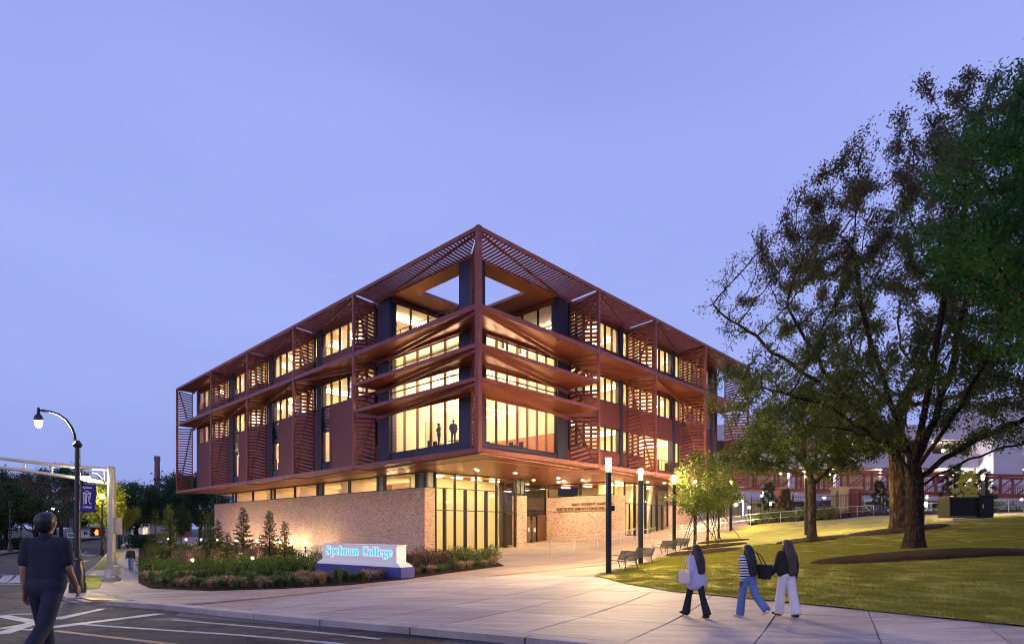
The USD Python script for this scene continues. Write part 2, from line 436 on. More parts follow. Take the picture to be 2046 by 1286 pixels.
# ---- inner walls: windows, piers, panels
def window(f, s0, s1, z0, z1, panes, d=None, transoms=(), gl=None, fw=0.09, mat_frame=None, depth=0.12, mull=None, blinds=0.0):
    """A glazed opening of one or more panes; transoms split every pane."""
    d = W[f] + 0.06 if d is None else d
    wn = xform('window', B)
    m = MB()
    fr = mat_frame or bronze
    fbox(m, f, s0, s1, d, d + depth, z0, z0 + fw); fbox(m, f, s0, s1, d, d + depth, z1 - fw, z1)
    fbox(m, f, s0, s0 + fw, d, d + depth, z0 + fw, z1 - fw); fbox(m, f, s1 - fw, s1, d, d + depth, z0 + fw, z1 - fw)
    m.build('frame', fr, wn)
    edges = np.linspace(s0 + fw / 2, s1 - fw / 2, panes + 1) if np.ndim(panes) == 0 else np.asarray(panes, float)
    zs = [z0 + fw] + list(transoms) + [z1 - fw]
    for e in edges[1:-1]:
        fbox(MB(), f, e - 0.035, e + 0.035, d + 0.004, d + depth + 0.10, z0 + fw, z1 - fw).build('mullion', mull or fr, wn)
    for t in transoms:
        fbox(MB(), f, s0 + fw, s1 - fw, d + 0.012, d + depth + 0.02, t - 0.035, t + 0.035).build('transom', fr, wn)
    for j in range(len(edges) - 1):
        for k in range(len(zs) - 1):
            g = gl[j % len(gl)] if isinstance(gl, (list, tuple)) else (gl or glass)
            if g is frit:
                fbox(MB(), f, edges[j] + 0.02, edges[j + 1] - 0.02, d + 0.05, d + 0.062, zs[k] + 0.01, zs[k + 1] - 0.01).build('pane', g, wn)
            else:
                q = [P(f, edges[j] + 0.02, d + .055, zs[k] + .01), P(f, edges[j + 1] - 0.02, d + .055, zs[k] + .01), P(f, edges[j + 1] - 0.02, d + .055, zs[k + 1] - .01), P(f, edges[j] + 0.02, d + .055, zs[k + 1] - .01)]
                MB().quad(*(q if f == 'R' else q[::-1])).build('pane', g, wn)
    if blinds:
        for j in range(len(edges) - 1):
            if rng.random() < blinds:
                lo = z0 + .12 if rng.random() < .6 else z0 + (z1 - z0) * rng.uniform(.2, .6)
                q = [P(f, edges[j] + 0.06, d + .30, lo), P(f, edges[j + 1] - 0.06, d + .30, lo), P(f, edges[j + 1] - 0.06, d + .30, z1 - .1), P(f, edges[j] + 0.06, d + .30, z1 - .1)]
                MB().quad(*q).build('blind', screen_m, wn)
    return wn
def panel(f, s0, s1, z0, z1, mt=None, name='perforated_panel', d0=None, d1=None):
    d0 = W[f] if d0 is None else d0
    fbox(MB(), f, s0, s1, d0, d0 + 0.15 if d1 is None else d1, z0, z1).build(name, mt or perf[f], B)

ZW = {2: (6.92, 9.13), 3: (11.40, 13.60), 4: (16.05, 18.36)}
Z0, ZTOP = ZB + 0.2, 18.75
# corner bay, left front
panel('L', 2.75, 4.18, Z0, ZTOP, navy, 'corner_column', 2.0, 3.2)
panel('L', 4.18, 12.63, Z0, 6.02, navy, 'sill_panel')
window('L', 4.18, 12.63, 6.02, 13.74, 5, transoms=(9.34, 10.97, 12.95), mull=mull_m)
panel('L', 12.63, 14.35, Z0, ZTOP, navy, 'pier', 1.9, 2.6)
panel('L', 4.18, 12.63, 13.74, 15.45, None)
panel('L', 14.35, 14.85, Z0, 6.9); window('L', 14.35, 14.85, 6.9, 13.6, 1); panel('L', 14.35, 14.85, 13.6, 15.9); window('L', 14.35, 14.85, 15.9, 18.4, 1)
# corner bay, right front
panel('R', 3.2, 3.45, Z0, 13.74, navy, 'corner_column', 2.91, 3.4)
panel('R', 3.2, 11.36, Z0, 6.02, navy, 'sill_panel')
window('R', 3.45, 11.36, 6.02, 13.74, 7, transoms=(9.34, 10.97, 12.95), mull=mull_m)
panel('R', 11.36, 12.66, Z0, ZTOP, navy, 'pier', 2.8, 3.5)
panel('R', 3.2, 11.36, 13.74, 15.45, None)
panel('R', 12.66, 13.02, Z0, 6.5); window('R', 12.66, 13.02, 6.5, 13.6, 1); panel('R', 12.66, 13.02, 13.6, 15.9); window('R', 12.66, 13.02, 15.9, 18.4, 1)
# other bays, left front
for i in range(1, 5):
    a, b = LP[i], LP[i + 1]
    if i == 4: b = YEND
    u = (b - a) / 10.67
    pz = b - 1.55 * u if i < 4 else b - 0.3
    ws = pz - 5.6 * u if i < 4 else pz - 6.5
    ws = a + 0.02
    strip = pz - 1.45 * u
    window('L', ws, pz, *ZW[4], 6, blinds=.6)
    panel('L', a, pz, Z0 + 8.9, ZW[4][0]); panel('L', a, pz, ZW[4][1], ZTOP)
    window('L', ws, pz, *ZW[3], 6, gl=[glass, glass, dark_glass, glass, glass, glass] if i in (1, 2) else None, blinds=.6)
    panel('L', a, pz, ZW[3][1], Z0 + 8.9)
    if i < 4:
        panel('L', a, strip, Z0, ZW[3][0])
        dk = (i in (1, 2))
        window('L', strip, pz, 9.1 if dk else 8.9, 11.40, 1, gl=dark_glass if dk else None)
        window('L', strip, pz, 6.15, 9.1 if dk else 8.9, 1, blinds=1)
        panel('L', strip, pz, Z0, 6.15, navy, 'sill_panel')
        panel('L', pz, b - 0.75 * u, Z0, ZTOP, navy, 'pier', 1.93, 2.5)
        panel('L', b - 0.75 * u, b, Z0, 11.2); window('L', b - 0.75 * u, b, 11.2, 13.6, 1, gl=dark_glass if dk else None)
        panel('L', b - 0.75 * u, b, 13.6, 15.4); window('L', b - 0.75 * u, b, 15.4, 18.36, 1); panel('L', b - 0.75 * u, b, 18.36, ZTOP)
    else:
        panel('L', a, pz, Z0, ZW[3][0]); panel('L', pz, b, Z0, ZTOP, navy, 'pier')
# other bays, right front
for i in range(1, 4):
    a, b = RP[i], RP[i + 1]
    if i == 3: b = XEND
    u = (b - a) / 8.86
    pz = b - 1.35 * u
    ng = b - 0.86 * u
    window('R', a + 0.02, pz, *ZW[4], 7, blinds=.65); window('R', a + 0.02, pz, *ZW[3], 7, blinds=.65)
    panel('R', a, pz, 14.2, ZW[4][0]); panel('R', a, pz, ZW[4][1], ZTOP)
    panel('R', a, pz, ZW[2][1], ZW[3][0]); panel('R', a, pz, ZW[3][1], 14.2)
    if i == 1:
        window('R', a + 0.02, pz, *ZW[2], 7); panel('R', a, pz, Z0, ZW[2][0])
    elif i == 2:
        window('R', a + 0.02, a + 3.2, *ZW[2], 3); panel('R', a, a + 3.2, Z0, ZW[2][0])
        panel('R', a + 3.2, pz, Z0, 5.95)                           # open balcony
        rl = xform('balcony_railing', B)
        m = MB(); fbox(m, 'R', a + 3.2, pz, 3.0, 3.04, 7.0, 7.05); m.build('rail', black_metal, rl)
        for q in np.linspace(a + 3.3, pz - 0.1, 9):
            fbox(MB(), 'R', q, q + 0.04, 3.0, 3.04, 5.95, 7.0).build('baluster', black_metal, rl)
    else:
        panel('R', a, pz, Z0, ZW[2][1])
    panel('R', pz, ng, Z0, ZTOP, navy, 'pier', 2.83, 3.4)
    for k in (2, 3, 4):
        window('R', ng, b, *ZW[k], 1)
    for z0, z1 in ((Z0, ZW[2][0]), (ZW[2][1], ZW[3][0]), (ZW[3][1], ZW[4][0]), (ZW[4][1], ZTOP)):
        panel('R', ng, b, z0, z1)
panel('R', XEND, XEND + 0.4, Z0, ZTOP, navy, 'pier')
# end walls and roof
MB().box((XEND, 3.0, Z0), (XEND + 0.3, YEND, ZTOP)).build('end_wall', perf_y, B)
MB().box((2.0, YEND, Z0), (XEND, YEND + 0.3, ZTOP)).build('end_wall', perf_x, B)
HX0, HX1, HY0, HY1 = 3.34, 9.1, 4.4, 10.3           # the opening in the roof above the corner terrace
purple_soffit = mat('terrace_soffit', (0.30, 0.13, 0.12), 0.5, 0.2, var=0.08, scale=0.6)
r = xform('roof', B)
for a, b in (((2.0, 2.9, ZT - 0.2), (HX0, YEND, ZT + 0.05)), ((HX0, 2.9, ZT - 0.2), (XEND, HY0, ZT + 0.05))):
    MB().box(a, b).build('beam', soffit_m, r)
for a, b in (((HX0, HY1, ZT - 0.18), (XEND, YEND, ZT + 0.04)), ((HX1, HY0, ZT - 0.18), (XEND, HY1, ZT + 0.04))):
    MB().box(a, b).build('slab', purple_soffit, r)

# ---- interior
inr = xform('interior', B)
def ibox(name, a, b, m):
    return MB().box(a, b).build(name, m, inr)
for z0, z1 in ((5.30, 5.92), (13.95, 14.20)):
    ibox('floor_slab', (2.17, 3.07, z0), (XEND - 0.02, YEND - 0.02, z1), floor_m)
ibox('ceiling', (2.17, 3.07, 13.78), (XEND - 0.02, YEND - 0.02, 13.945), ceil_m)
ibox('floor_slab', (2.17, 13.0, 9.6), (XEND - 0.02, YEND - 0.02, 10.3), floor_m)
ibox('floor_slab', (11.6, 3.07, 9.6), (XEND - 0.02, 13.0, 10.3), floor_m)
ibox('ceiling', (2.17, 13.0, 9.40), (XEND - 0.02, YEND - 0.02, 9.595), ceil_m)
ibox('ceiling', (11.6, 3.07, 9.40), (XEND - 0.02, 13.0, 9.595), ceil_m)
ibox('floor_slab', (2.17, 12.6, 14.21), (XEND - 0.02, YEND - 0.02, 15.0), floor_m)
ibox('floor_slab', (11.4, 3.07, 14.21), (XEND - 0.02, 12.6, 15.0), floor_m)
ibox('ceiling', (2.17, 12.80, 18.46), (XEND - 0.02, YEND - 0.02, 18.74), ceil_m)
ibox('ceiling', (11.60, 3.07, 18.46), (XEND - 0.02, 12.79, 18.74), ceil_m)
ibox('fascia', (2.17, 12.55, 18.41), (11.4, 12.66, 18.76), copper)
ibox('fascia', (11.34, 3.2, 18.41), (11.45, 12.5, 18.76), copper)
for z0, z1 in ((5.93, 9.39), (10.31, 13.77), (15.01, 18.45)):
    ibox('back_wall', (9.0, 13.2, z0), (9.2, YEND - .1, z1), cream)
    ibox('back_wall', (11.7, 9.6, z0), (XEND - .1, 9.8, z1), cream)
    for s in LP[1:-1]:
        ibox('partition', (2.3, s + 2.4, z0), (8.98, s + 2.52, z1), cream)
    for s in RP[1:-1]:
        ibox('partition', (s + 2.2, 3.2, z0), (s + 2.32, 9.58, z1), cream)
    for s in np.arange(15.0, YEND - 3, 3.6):
        ibox('ceiling_lamp', (3.2, s, z1 - 0.32), (8.0, s + 0.16, z1 - 0.26), E_room)
    for s in np.arange(15.2, XEND - 3, 3.4):
        ibox('ceiling_lamp', (s, 4.0, z1 - 0.32), (s + 0.16, 9.0, z1 - 0.26), E_room)
# corner hall, two storeys high
ibox('back_wall', (2.3, 12.75, 5.93), (11.5, 12.95, 13.77), cream)
ibox('wood_screen', (11.3, 3.2, 5.93), (11.5, 12.74, 7.75), wood_m)
ibox('back_wall', (11.31, 3.2, 7.76), (11.5, 12.74, 9.39), cream)
ibox('back_wall', (11.3, 3.2, 9.40), (11.5, 12.74, 13.77), cream)
for s in np.arange(4.2, 12.4, 1.55):
    ibox('ceiling_lamp', (2.9, s, 12.6), (10.9, s + 0.10, 12.66), E_room)
for s in np.arange(4.6, 12.4, 2.6):
    ibox('ceiling_lamp', (2.9, s, 9.75), (10.9, s + 0.07, 9.79), E_room)
for s in np.arange(3.4, 11.0, 1.9):
    ibox('ceiling_beam', (s, 3.2, 13.3), (s + .25, 12.7, 13.76), ceil_m)
for k in range(9):                                   # desks, easels and screens in the corner hall
    x, y = rng.uniform(3.4, 10.4), rng.uniform(6.5, 12.0)
    ibox('table_top', (x, y, 6.66), (x + 1.5, y + 0.7, 6.71), wood_m)
    for dx in (0.1, 1.35):
        ibox('table_leg', (x + dx, y + .3, 5.93), (x + dx + .05, y + .36, 6.655), bronze)
    if k % 3 == 0:
        ibox('screen', (x + .3, y + .3, 6.85), (x + 1.2, y + .34, 7.5), navy)
for z0 in (5.93, 10.31, 15.01):                      # shelves, desks and chairs near the windows of the upper rooms
    for k in range(15):
        y = 16 + k * 2.75 + rng.uniform(-.5, .5); h = rng.uniform(.9, 2.0)
        ibox('bookcase' if h > 1.3 else 'cupboard', (2.9, y, z0), (3.3, y + rng.uniform(.5, 1.1), z0 + h), wood_m if k % 2 else bronze)
    for k in range(9):
        x = 14.5 + k * 2.8 + rng.uniform(-.5, .5); h = rng.uniform(.9, 2.0)
        ibox('bookcase' if h > 1.3 else 'cupboard', (x, 3.9, z0), (x + rng.uniform(.5, 1.1), 4.3, z0 + h), wood_m if k % 2 else bronze)
for k in range(14):
    x, y = rng.uniform(3.0, 10.6), rng.uniform(3.6, 9.0)
    if abs(y - 7) < 1.5 and x < 4: continue
    ibox('chair_seat', (x, y, 6.36), (x + .45, y + .45, 6.42), bronze); ibox('chair_back', (x, y, 6.43), (x + .04, y + .45, 6.85), bronze)
    ibox('chair_leg', (x + .2, y + .2, 5.93), (x + .25, y + .25, 6.355), bronze)
ibox('notice_board', (5.6, 12.66, 6.8), (7.3, 12.74, 9.2), floor_m)
# terrace blocks: glass walls behind the opening
window('R', 2.2, HX1 + 2.3, 14.25, 18.4, 5, d=12.6)
window('L', 3.2, 12.4, 14.25, 18.4, 5, d=11.4)
tr = xform('terrace_railing', B)
for f, a, b in (('L', 4.2, 12.6), ('R', 3.3, 11.3)):
    fbox(MB(), f, a, b, W[f] + .05, W[f] + .09, 15.75, 15.80).build('rail', black_metal, tr)
    for q in np.linspace(a + .05, b - .1, 8):
        fbox(MB(), f, q, q + .04, W[f] + .05, W[f] + .09, 15.46, 15.75).build('baluster', black_metal, tr)

# ---- ground floor
ZS = 4.78
so = xform('soffit', B)
for a, b in (((2.6, 2.6, ZS), (XEND, YEND, ZS + .12)), ((0.12, 0.12, ZS + .02), (2.598, LP[-1], ZS + .1)), ((2.602, 0.12, ZS + .02), (RP[-1], 2.598, ZS + .1))):
    MB().box(a, b).build('plate', soffit_m if a[0] == 2.6 else copper_dark, so)
BT = 3.33
MB().box((4.65, 11.6, -4.6), (5.75, 60.0, BT)).build('brick_wall', brick_y, B)
MB().box((4.66, 11.57, -4.6), (5.74, 11.599, BT - .004)).build('brick_end', brick_x, B)
MB().box((4.60, 11.55, BT), (5.80, 60.05, BT + .06)).build('coping', mat('stone_coping', (0.45, 0.36, 0.30), 0.8), B)
cl_px = [59.87, 58.9, 52.53 + 1.2, 52.9, 47.1, 42.0, 41.3, 35.54, 30.4, 29.1, 23.9, 19.0]
wn = [(58.6, 59.8, glass), (53.9, 58.4, glass), (52.9, 53.7, glass), (47.3, 52.7, glass), (41.9, 47.1, glass), (41.0, 41.7, glass), (35.7, 40.8, glass), (30.5, 35.5, glass), (29.3, 30.3, frit), (24.0, 29.1, glass), (19.0, 23.8, glass), (17.9, 18.8, frit), (13.1, 17.7, glass), (11.9, 12.9, frit)]
for a, b, g in wn:
    window('L', a, b, BT + .065, ZS - .01, 1, d=4.85, gl=g, fw=0.10)
for a, b in zip([60.0, 58.6, 53.9, 52.9, 47.3, 41.9, 41.0, 35.7, 30.5, 29.3, 24.0, 19.0, 17.9, 13.1, 11.9], [59.8, 58.4, 53.7, 52.7, 47.1, 41.7, 40.8, 35.5, 30.3, 29.1, 23.8, 18.8, 17.7, 12.9, 11.6]):
    fbox(MB(), 'L', b, a, 4.85, 4.99, BT + .065, ZS - .01).build('window_post', bronze, B)
window('R', 4.98, 5.72, BT + .065, ZS - .01, 1, d=11.62, gl=frit)
# gallery behind the clerestory
ibox('back_wall', (10.0, 18.0, -2.0), (10.2, 59, 4.7), cream)
ibox('back_wall', (6.4, 56.8, -2.0), (10, 57, 4.7), cream)
for s in np.arange(19, 58, 4.2):
    ibox('wall_lamp', (9.8, s, 2.9), (9.95, s + 2.4, 3.1), E_lobby)
ibox('ceiling', (5.02, 11.75, 4.66), (9.99, 59.5, 4.76), cream)
for s in np.arange(26, 58, 9.0):
    ibox('partition', (5.3, s, 0), (9.9, s + .15, 4.65), cream)
ibox('wood_panel', (9.9, 24.2, 2.0), (9.98, 28.5, 4.6), wood_m)
# lobby front
LG = 11.5
edges = [5.75, 7.99, 10.48, 13.09, 15.54]
lob = window('R', 5.75, 15.60, -2.05, ZS - .01, edges[0:1] + edges[1:4] + [15.54], d=LG, transoms=(1.56, 3.45), fw=0.12, depth=0.2, mull=bronze)
for a, b in zip(edges[:-1], edges[1:]):
    q = (a + b) / 2
    fbox(MB(), 'R', q - .09, q + .09, LG + .03, LG + .35, -1.93, 3.41).build('lobby_fin', bronze, B)
MB().box((15.72, 11.45, -4), (17.12, 12.1, 3.2)).build('brick_pier', brick_x, B)
window('R', 15.66, 16.95, 3.3, ZS - .01, 2, d=LG, gl=frit)
# vestibule, door
window('R', 17.12, 23.85, 1.5, ZS - .01, [17.2, 20.2, 23.8], d=14.7, depth=.15, gl=dark_glass)
dr = xform('entrance_door', B)
d0 = 14.72
for a, b in ((20.58, 21.46), (21.50, 22.38)):
    m = MB(); fbox(m, 'R', a, b, d0, d0 + .06, -1.85, -1.6); fbox(m, 'R', a, b, d0, d0 + .06, 1.28, 1.4)
    fbox(m, 'R', a, a + .12, d0, d0 + .06, -1.6, 1.28); fbox(m, 'R', b - .12, b, d0, d0 + .06, -1.6, 1.28)
    m.build('leaf_frame', bronze, dr)
    MB().quad(P('R', a + .12, d0 + .03, -1.6), P('R', b - .12, d0 + .03, -1.6), P('R', b - .12, d0 + .03, 1.28), P('R', a + .12, d0 + .03, 1.28)).build('pane', glass, dr)
    h = b - .16 if a < 21 else a + .16
    MB().bar(P('R', h, d0 - .06, -1.2), P('R', h, d0 - .06, .9), .05, .05).build('handle', steel, dr)
    fbox(MB(), 'R', (a + b) / 2 - .12, (a + b) / 2 + .12, d0 - .01, d0 - .004, -.35, .05).build('notice', white_paint, dr)
fbox(MB(), 'R', 17.12, 20.55, 14.7, 14.85, -1.9, 1.49).build('door_post', bronze, B)
fbox(MB(), 'R', 22.43, 23.9, 14.7, 14.85, -1.9, 1.49).build('door_panel', mat('brown_door_panel', (0.12, 0.05, 0.03), 0.5), B)
fbox(MB(), 'R', 20.55, 22.42, 14.7, 14.8, 1.41, 1.49).build('door_head', bronze, B)
# second brick wall with the name, and the glass beside it
XW = 23.95
MB().box((XW, 5.8, -4), (XW + .5, 14.68, BT)).build('brick_wall', brick_y, B)
MB().box((XW + .003, 5.75, -4), (25.9, 5.798, BT - .003)).build('brick_end', brick_x, B)
MB().box((XW - .04, 5.72, BT), (25.95, 14.6, BT + .06)).build('coping', L('stone_coping'), B)
for a, b in ((5.9, 10.1), (10.2, 14.6)):
    window('L', a, b, BT + .065, ZS - .01, 1, d=XW + .12, gl=None)
ibox('back_wall', (29.5, 6.2, -2), (29.7, 14.6, 4.7), cream)
ibox('back_wall', (18.5, 17.5, -2), (29.4, 17.7, 4.7), cream)
g2 = [25.95, 28.0, 30.2, 32.6, 34.9]
window('R', 25.95, 35.0, -0.75, ZS - .01, g2, d=5.8, transoms=(2.6,), fw=.12, depth=.2)
for a, b in zip(g2[:-1], g2[1:]):
    for q in (a + (b - a) * .5,):
        fbox(MB(), 'R', q - .06, q + .06, 5.85, 6.0, -.65, 2.55).build('lobby_fin', bronze, B)
MB().box((35.1, 5.9, -4), (43.0, 6.4, 2.6)).build('brick_wall', brick_x, B)
fbox(MB(), 'R', 35.1, 43.0, 6.0, 6.1, 2.6, ZS).build('upper_panel', copper, B)
MB().box((25.9, 5.72, -4), (35.1, 5.78, -.78)).build('plinth', L('stone_coping'), B)
# lobby interior
ibox('lobby_floor', (5.8, 11.75, -2.2), (XEND, YEND - 1, -1.98), floor_m)
lobby_wall = mat('lobby_curtain_wall', (0.62, 0.60, 0.36), 0.8, var=0.05, scale=1.0)
ibox('lobby_wall', (5.9, 15.2, -1.97), (17.0, 15.4, 4.7), lobby_wall)
for s in (6.8, 9.2, 11.6, 14.0):
    ibox('lobby_lamp', (s, 13.0, 4.55), (s + .9, 13.5, 4.60), E_lobby)
ibox('lobby_wall', (26.0, 9.0, -.7), (41, 9.2, 4.7), lobby_wall)
for s in (27, 30, 33):
    ibox('lobby_lamp', (s, 7.2, 4.55), (s + .9, 7.7, 4.60), E_lobby)
for s in (7, 10, 13):
    ibox('lobby_lamp', (25.0, s, 4.5), (26.0, s + .4, 4.55), E_lobby)
for a in (27.2, 31.0):
    MB().bar((a, 6.6, -.6), (a + 2.2, 6.9, 4.6), .3, .3).build('slanted_column', ceil_m, inr)
# soffit downlights
def at_soffit(px, py, z=ZS):
    Y = F_ * z / (HY_ - py)
    return bloc((px - CX_) * Y / F_, Y)
dls = [at_soffit(*p) for p in ((951, 936.6), (1029.6, 945), (1066.6, 958.8), (1115.5, 953.7), (1116, 962), (1164, 958.2), (1054.6, 966))]
dls += [(7.5, 8.2), (30, 3.6), (34, 3.6), (28, 4.4), (38, 4.2), (20.5, 9.5)]
for x, y in dls:
    dl = xform('downlight', B)
    MB().lathe([(0.0, 0), (0.13, 0)], 14, (x, y, ZS - .012)).build('lens', E_down, dl)
    MB().lathe([(0.13, -.012), (0.19, -.012), (0.19, 0.01)], 14, (x, y, ZS - .006)).build('trim_ring', white_paint, dl)
# ---------------------------------------------------------------- terrain (heights relative to eye level)
_pts = []
def gp(px, py, z, Y=None):
    Y = F_ * z / (HY_ - py) if Y is None else Y
    _pts.append(((px - CX_) * Y / F_, Y, z))
for X, Y, z in ((-8, 2, -1.68), (0, 2, -1.68), (8, 2, -1.75), (0, -20, -1.6), (-25, 0, -1.8), (25, 0, -1.9), (-2, 7, -1.72), (-6, 8, -1.7), (20, 6, -1.9)):
    _pts.append((X, Y, z))
for a in ((1240, 1286, -1.86), (1390, 1235, -2.0), (1570, 1235, -2.0), (480, 1222, -2.05), (260, 1195, -2.2), (155, 1180, -2.35), (20, 1170, -2.4),
          (800, 1165, -2.0), (300, 1175, -2.3), (1005, 1130, -1.95), (1216, 1145, -1.95), (1280, 1127, -1.9), (1347, 1096, -1.4), (1460, 1060, -.25, 53), (868, 1101.5, -1.97), (950, 1098, -1.92),
          (1030, 1092.5, -1.80), (1085, 1091, -1.78), (1165, 1086, -1.5), (1240, 1080, -1.15), (262, 1140, -3.0), (150, 1083, -3.2, 130), (0, 1100, -3.0), (225, 1090, -3.1),
          (60, 1062, -2.6, 300), (-900, 1100, -2.8, 90), (-1500, 1150, -2.4, 30), (610, 1104.6, -2.48), (402, 1088, -2.17), (500, 1097, -2.4), (500, 1137, -2.9), (420, 1142, -2.9), (600, 1130, -2.6), (340, 1120, -3.0), (300, 1085, -3.0, 85),
          (1825, 1096, -.95), (1622, 1076, -.62), (1611, 1069, -.5, 44), (1800, 1225, -1.9), (2046, 1250, -1.86), (1450, 1102, -1.35), (1390, 1122, -1.5), (1340, 1180, -1.95),
          (1700, 1150, -1.45), (2000, 1150, -1.3), (1950, 1100, -.8), (1785, 1057, -.06, 34), (1940, 1039, .48, 33.5), (1600, 1046, .38, 50), (1500, 1042, .62, 56), (1700, 1040, .68, 53),
          (2046, 1030, .8, 36), (1600, 1028, 1.4, 62), (1750, 1022, 1.7, 62), (2046, 1010, 2.0, 60), (1500, 1030, 1.4, 66), (1340, 1066, -.55, 58), (1400, 1066, -.6, 55), (1440, 1055, 0.0, 60), (1700, 1010, 2.6, 120), (2400, 1020, 2.0, 60), (2400, 1150, -1.2, 16), (1200, 1010, 4, 180), (2600, 1010, 4.5, 200), (900, 1050, 0, 220), (600, 1060, -2, 300), (-400, 1066, -2.8, 300), (-4000, 1100, -3, 150)):
    gp(*a)
_pts += [(x, 900.0, 0.0) for x in (-900, 0, 900)] + [(-900, 100, -3.0), (900, 100, 3.0), (-300, -300, -1.5), (300, -300, -1.5)]
_pts = np.array(_pts)
_rbf = RBFInterpolator(_pts[:, :2], _pts[:, 2], kernel='linear', smoothing=0.05, neighbors=40)
_gx = np.concatenate([np.arange(-900, -120, 30), np.arange(-120, -60, 4), np.arange(-60, 60, 0.8), np.arange(60, 120, 4), np.arange(120, 901, 30)])
_gy = np.concatenate([np.arange(-300, -24, 12), np.arange(-24, 90, 0.8), np.arange(90, 150, 4), np.arange(150, 901, 30)])
from scipy.interpolate import RegularGridInterpolator
from scipy.ndimage import gaussian_filter
_GX, _GY = np.meshgrid(_gx, _gy, indexing='ij')
_G = _rbf(np.c_[_GX.ravel(), _GY.ravel()]).reshape(_GX.shape)
_G = gaussian_filter(_G, 1.3)
_hi = RegularGridInterpolator((_gx, _gy), _G, bounds_error=False, fill_value=None)
def hz(X, Y):
    """World height of the ground."""
    X, Y = np.broadcast_arrays(np.asarray(X, float), np.asarray(Y, float))
    return _hi(np.stack([np.clip(X, -899, 899), np.clip(Y, -299, 899)], -1)) + EYE
_Ys = np.concatenate([np.arange(4, 60, 0.05), np.arange(60, 400, 0.5)])
def g(px, py):
    """Ground point seen at a picture position."""
    X = (px - CX_) * _Ys / F_
    ray = (HY_ - py) * _Ys / F_ + EYE
    d = ray - hz(X, _Ys)
    i = np.argmax(d <= 0) if (d <= 0).any() else len(_Ys) - 1
    return np.array([X[i], _Ys[i]])
def gpt(px, py, dz=0.0):
    p = g(px, py)
    return np.array([p[0], p[1], float(hz(*p)) + dz])

def sheet(poly, off, spacing, mat_, name, parent=None, thick=0.0):
    """A polygon of the ground laid on the terrain, off metres above it."""
    out = None
    polys = list(poly.geoms) if hasattr(poly, 'geoms') else [poly]
    m = MB()
    for pg in polys:
        if pg.is_empty or pg.area < 1e-3 or pg.geom_type != 'Polygon':
            continue
        pts = []
        for ring in [pg.exterior] + list(pg.interiors):
            n = max(4, int(ring.length / spacing))
            pts += [ring.interpolate(t).coords[0] for t in np.linspace(0, ring.length, n, endpoint=False)] + list(ring.coords)[:-1]
        x0, y0, x1, y1 = pg.bounds
        X, Y = np.meshgrid(np.arange(x0, x1, spacing), np.arange(y0, y1, spacing))
        q = np.c_[X.ravel(), Y.ravel()]
        q = q[contains_xy(pg.buffer(-spacing * 0.3), q[:, 0], q[:, 1])]
        pts = np.unique(np.round(np.vstack([np.array(pts), q]), 4), axis=0)
        tri = Delaunay(pts).simplices
        c = pts[tri].mean(1)
        tri = tri[contains_xy(pg.buffer(1e-4), c[:, 0], c[:, 1])]
        a = pts[tri]
        cr = (a[:, 1, 0] - a[:, 0, 0]) * (a[:, 2, 1] - a[:, 0, 1]) - (a[:, 1, 1] - a[:, 0, 1]) * (a[:, 2, 0] - a[:, 0, 0])
        tri = tri[np.abs(cr) > 1e-7]; cr = cr[np.abs(cr) > 1e-7]
        tri[cr < 0] = tri[cr < 0][:, ::-1]
        v = np.c_[pts, hz(pts[:, 0], pts[:, 1]) + off]
        m.add(v, tri)
        if thick:
            ring = np.array(pg.exterior.coords)
            z = hz(ring[:, 0], ring[:, 1]) + off
            n = len(ring)
            v = np.vstack([np.c_[ring, z], np.c_[ring, z - thick]])
            m.add(v, [[i, i + n, i + n + 1, i + 1] for i in range(n - 1)])
    return m.build(name, mat_, parent, smooth=False if thick else True)

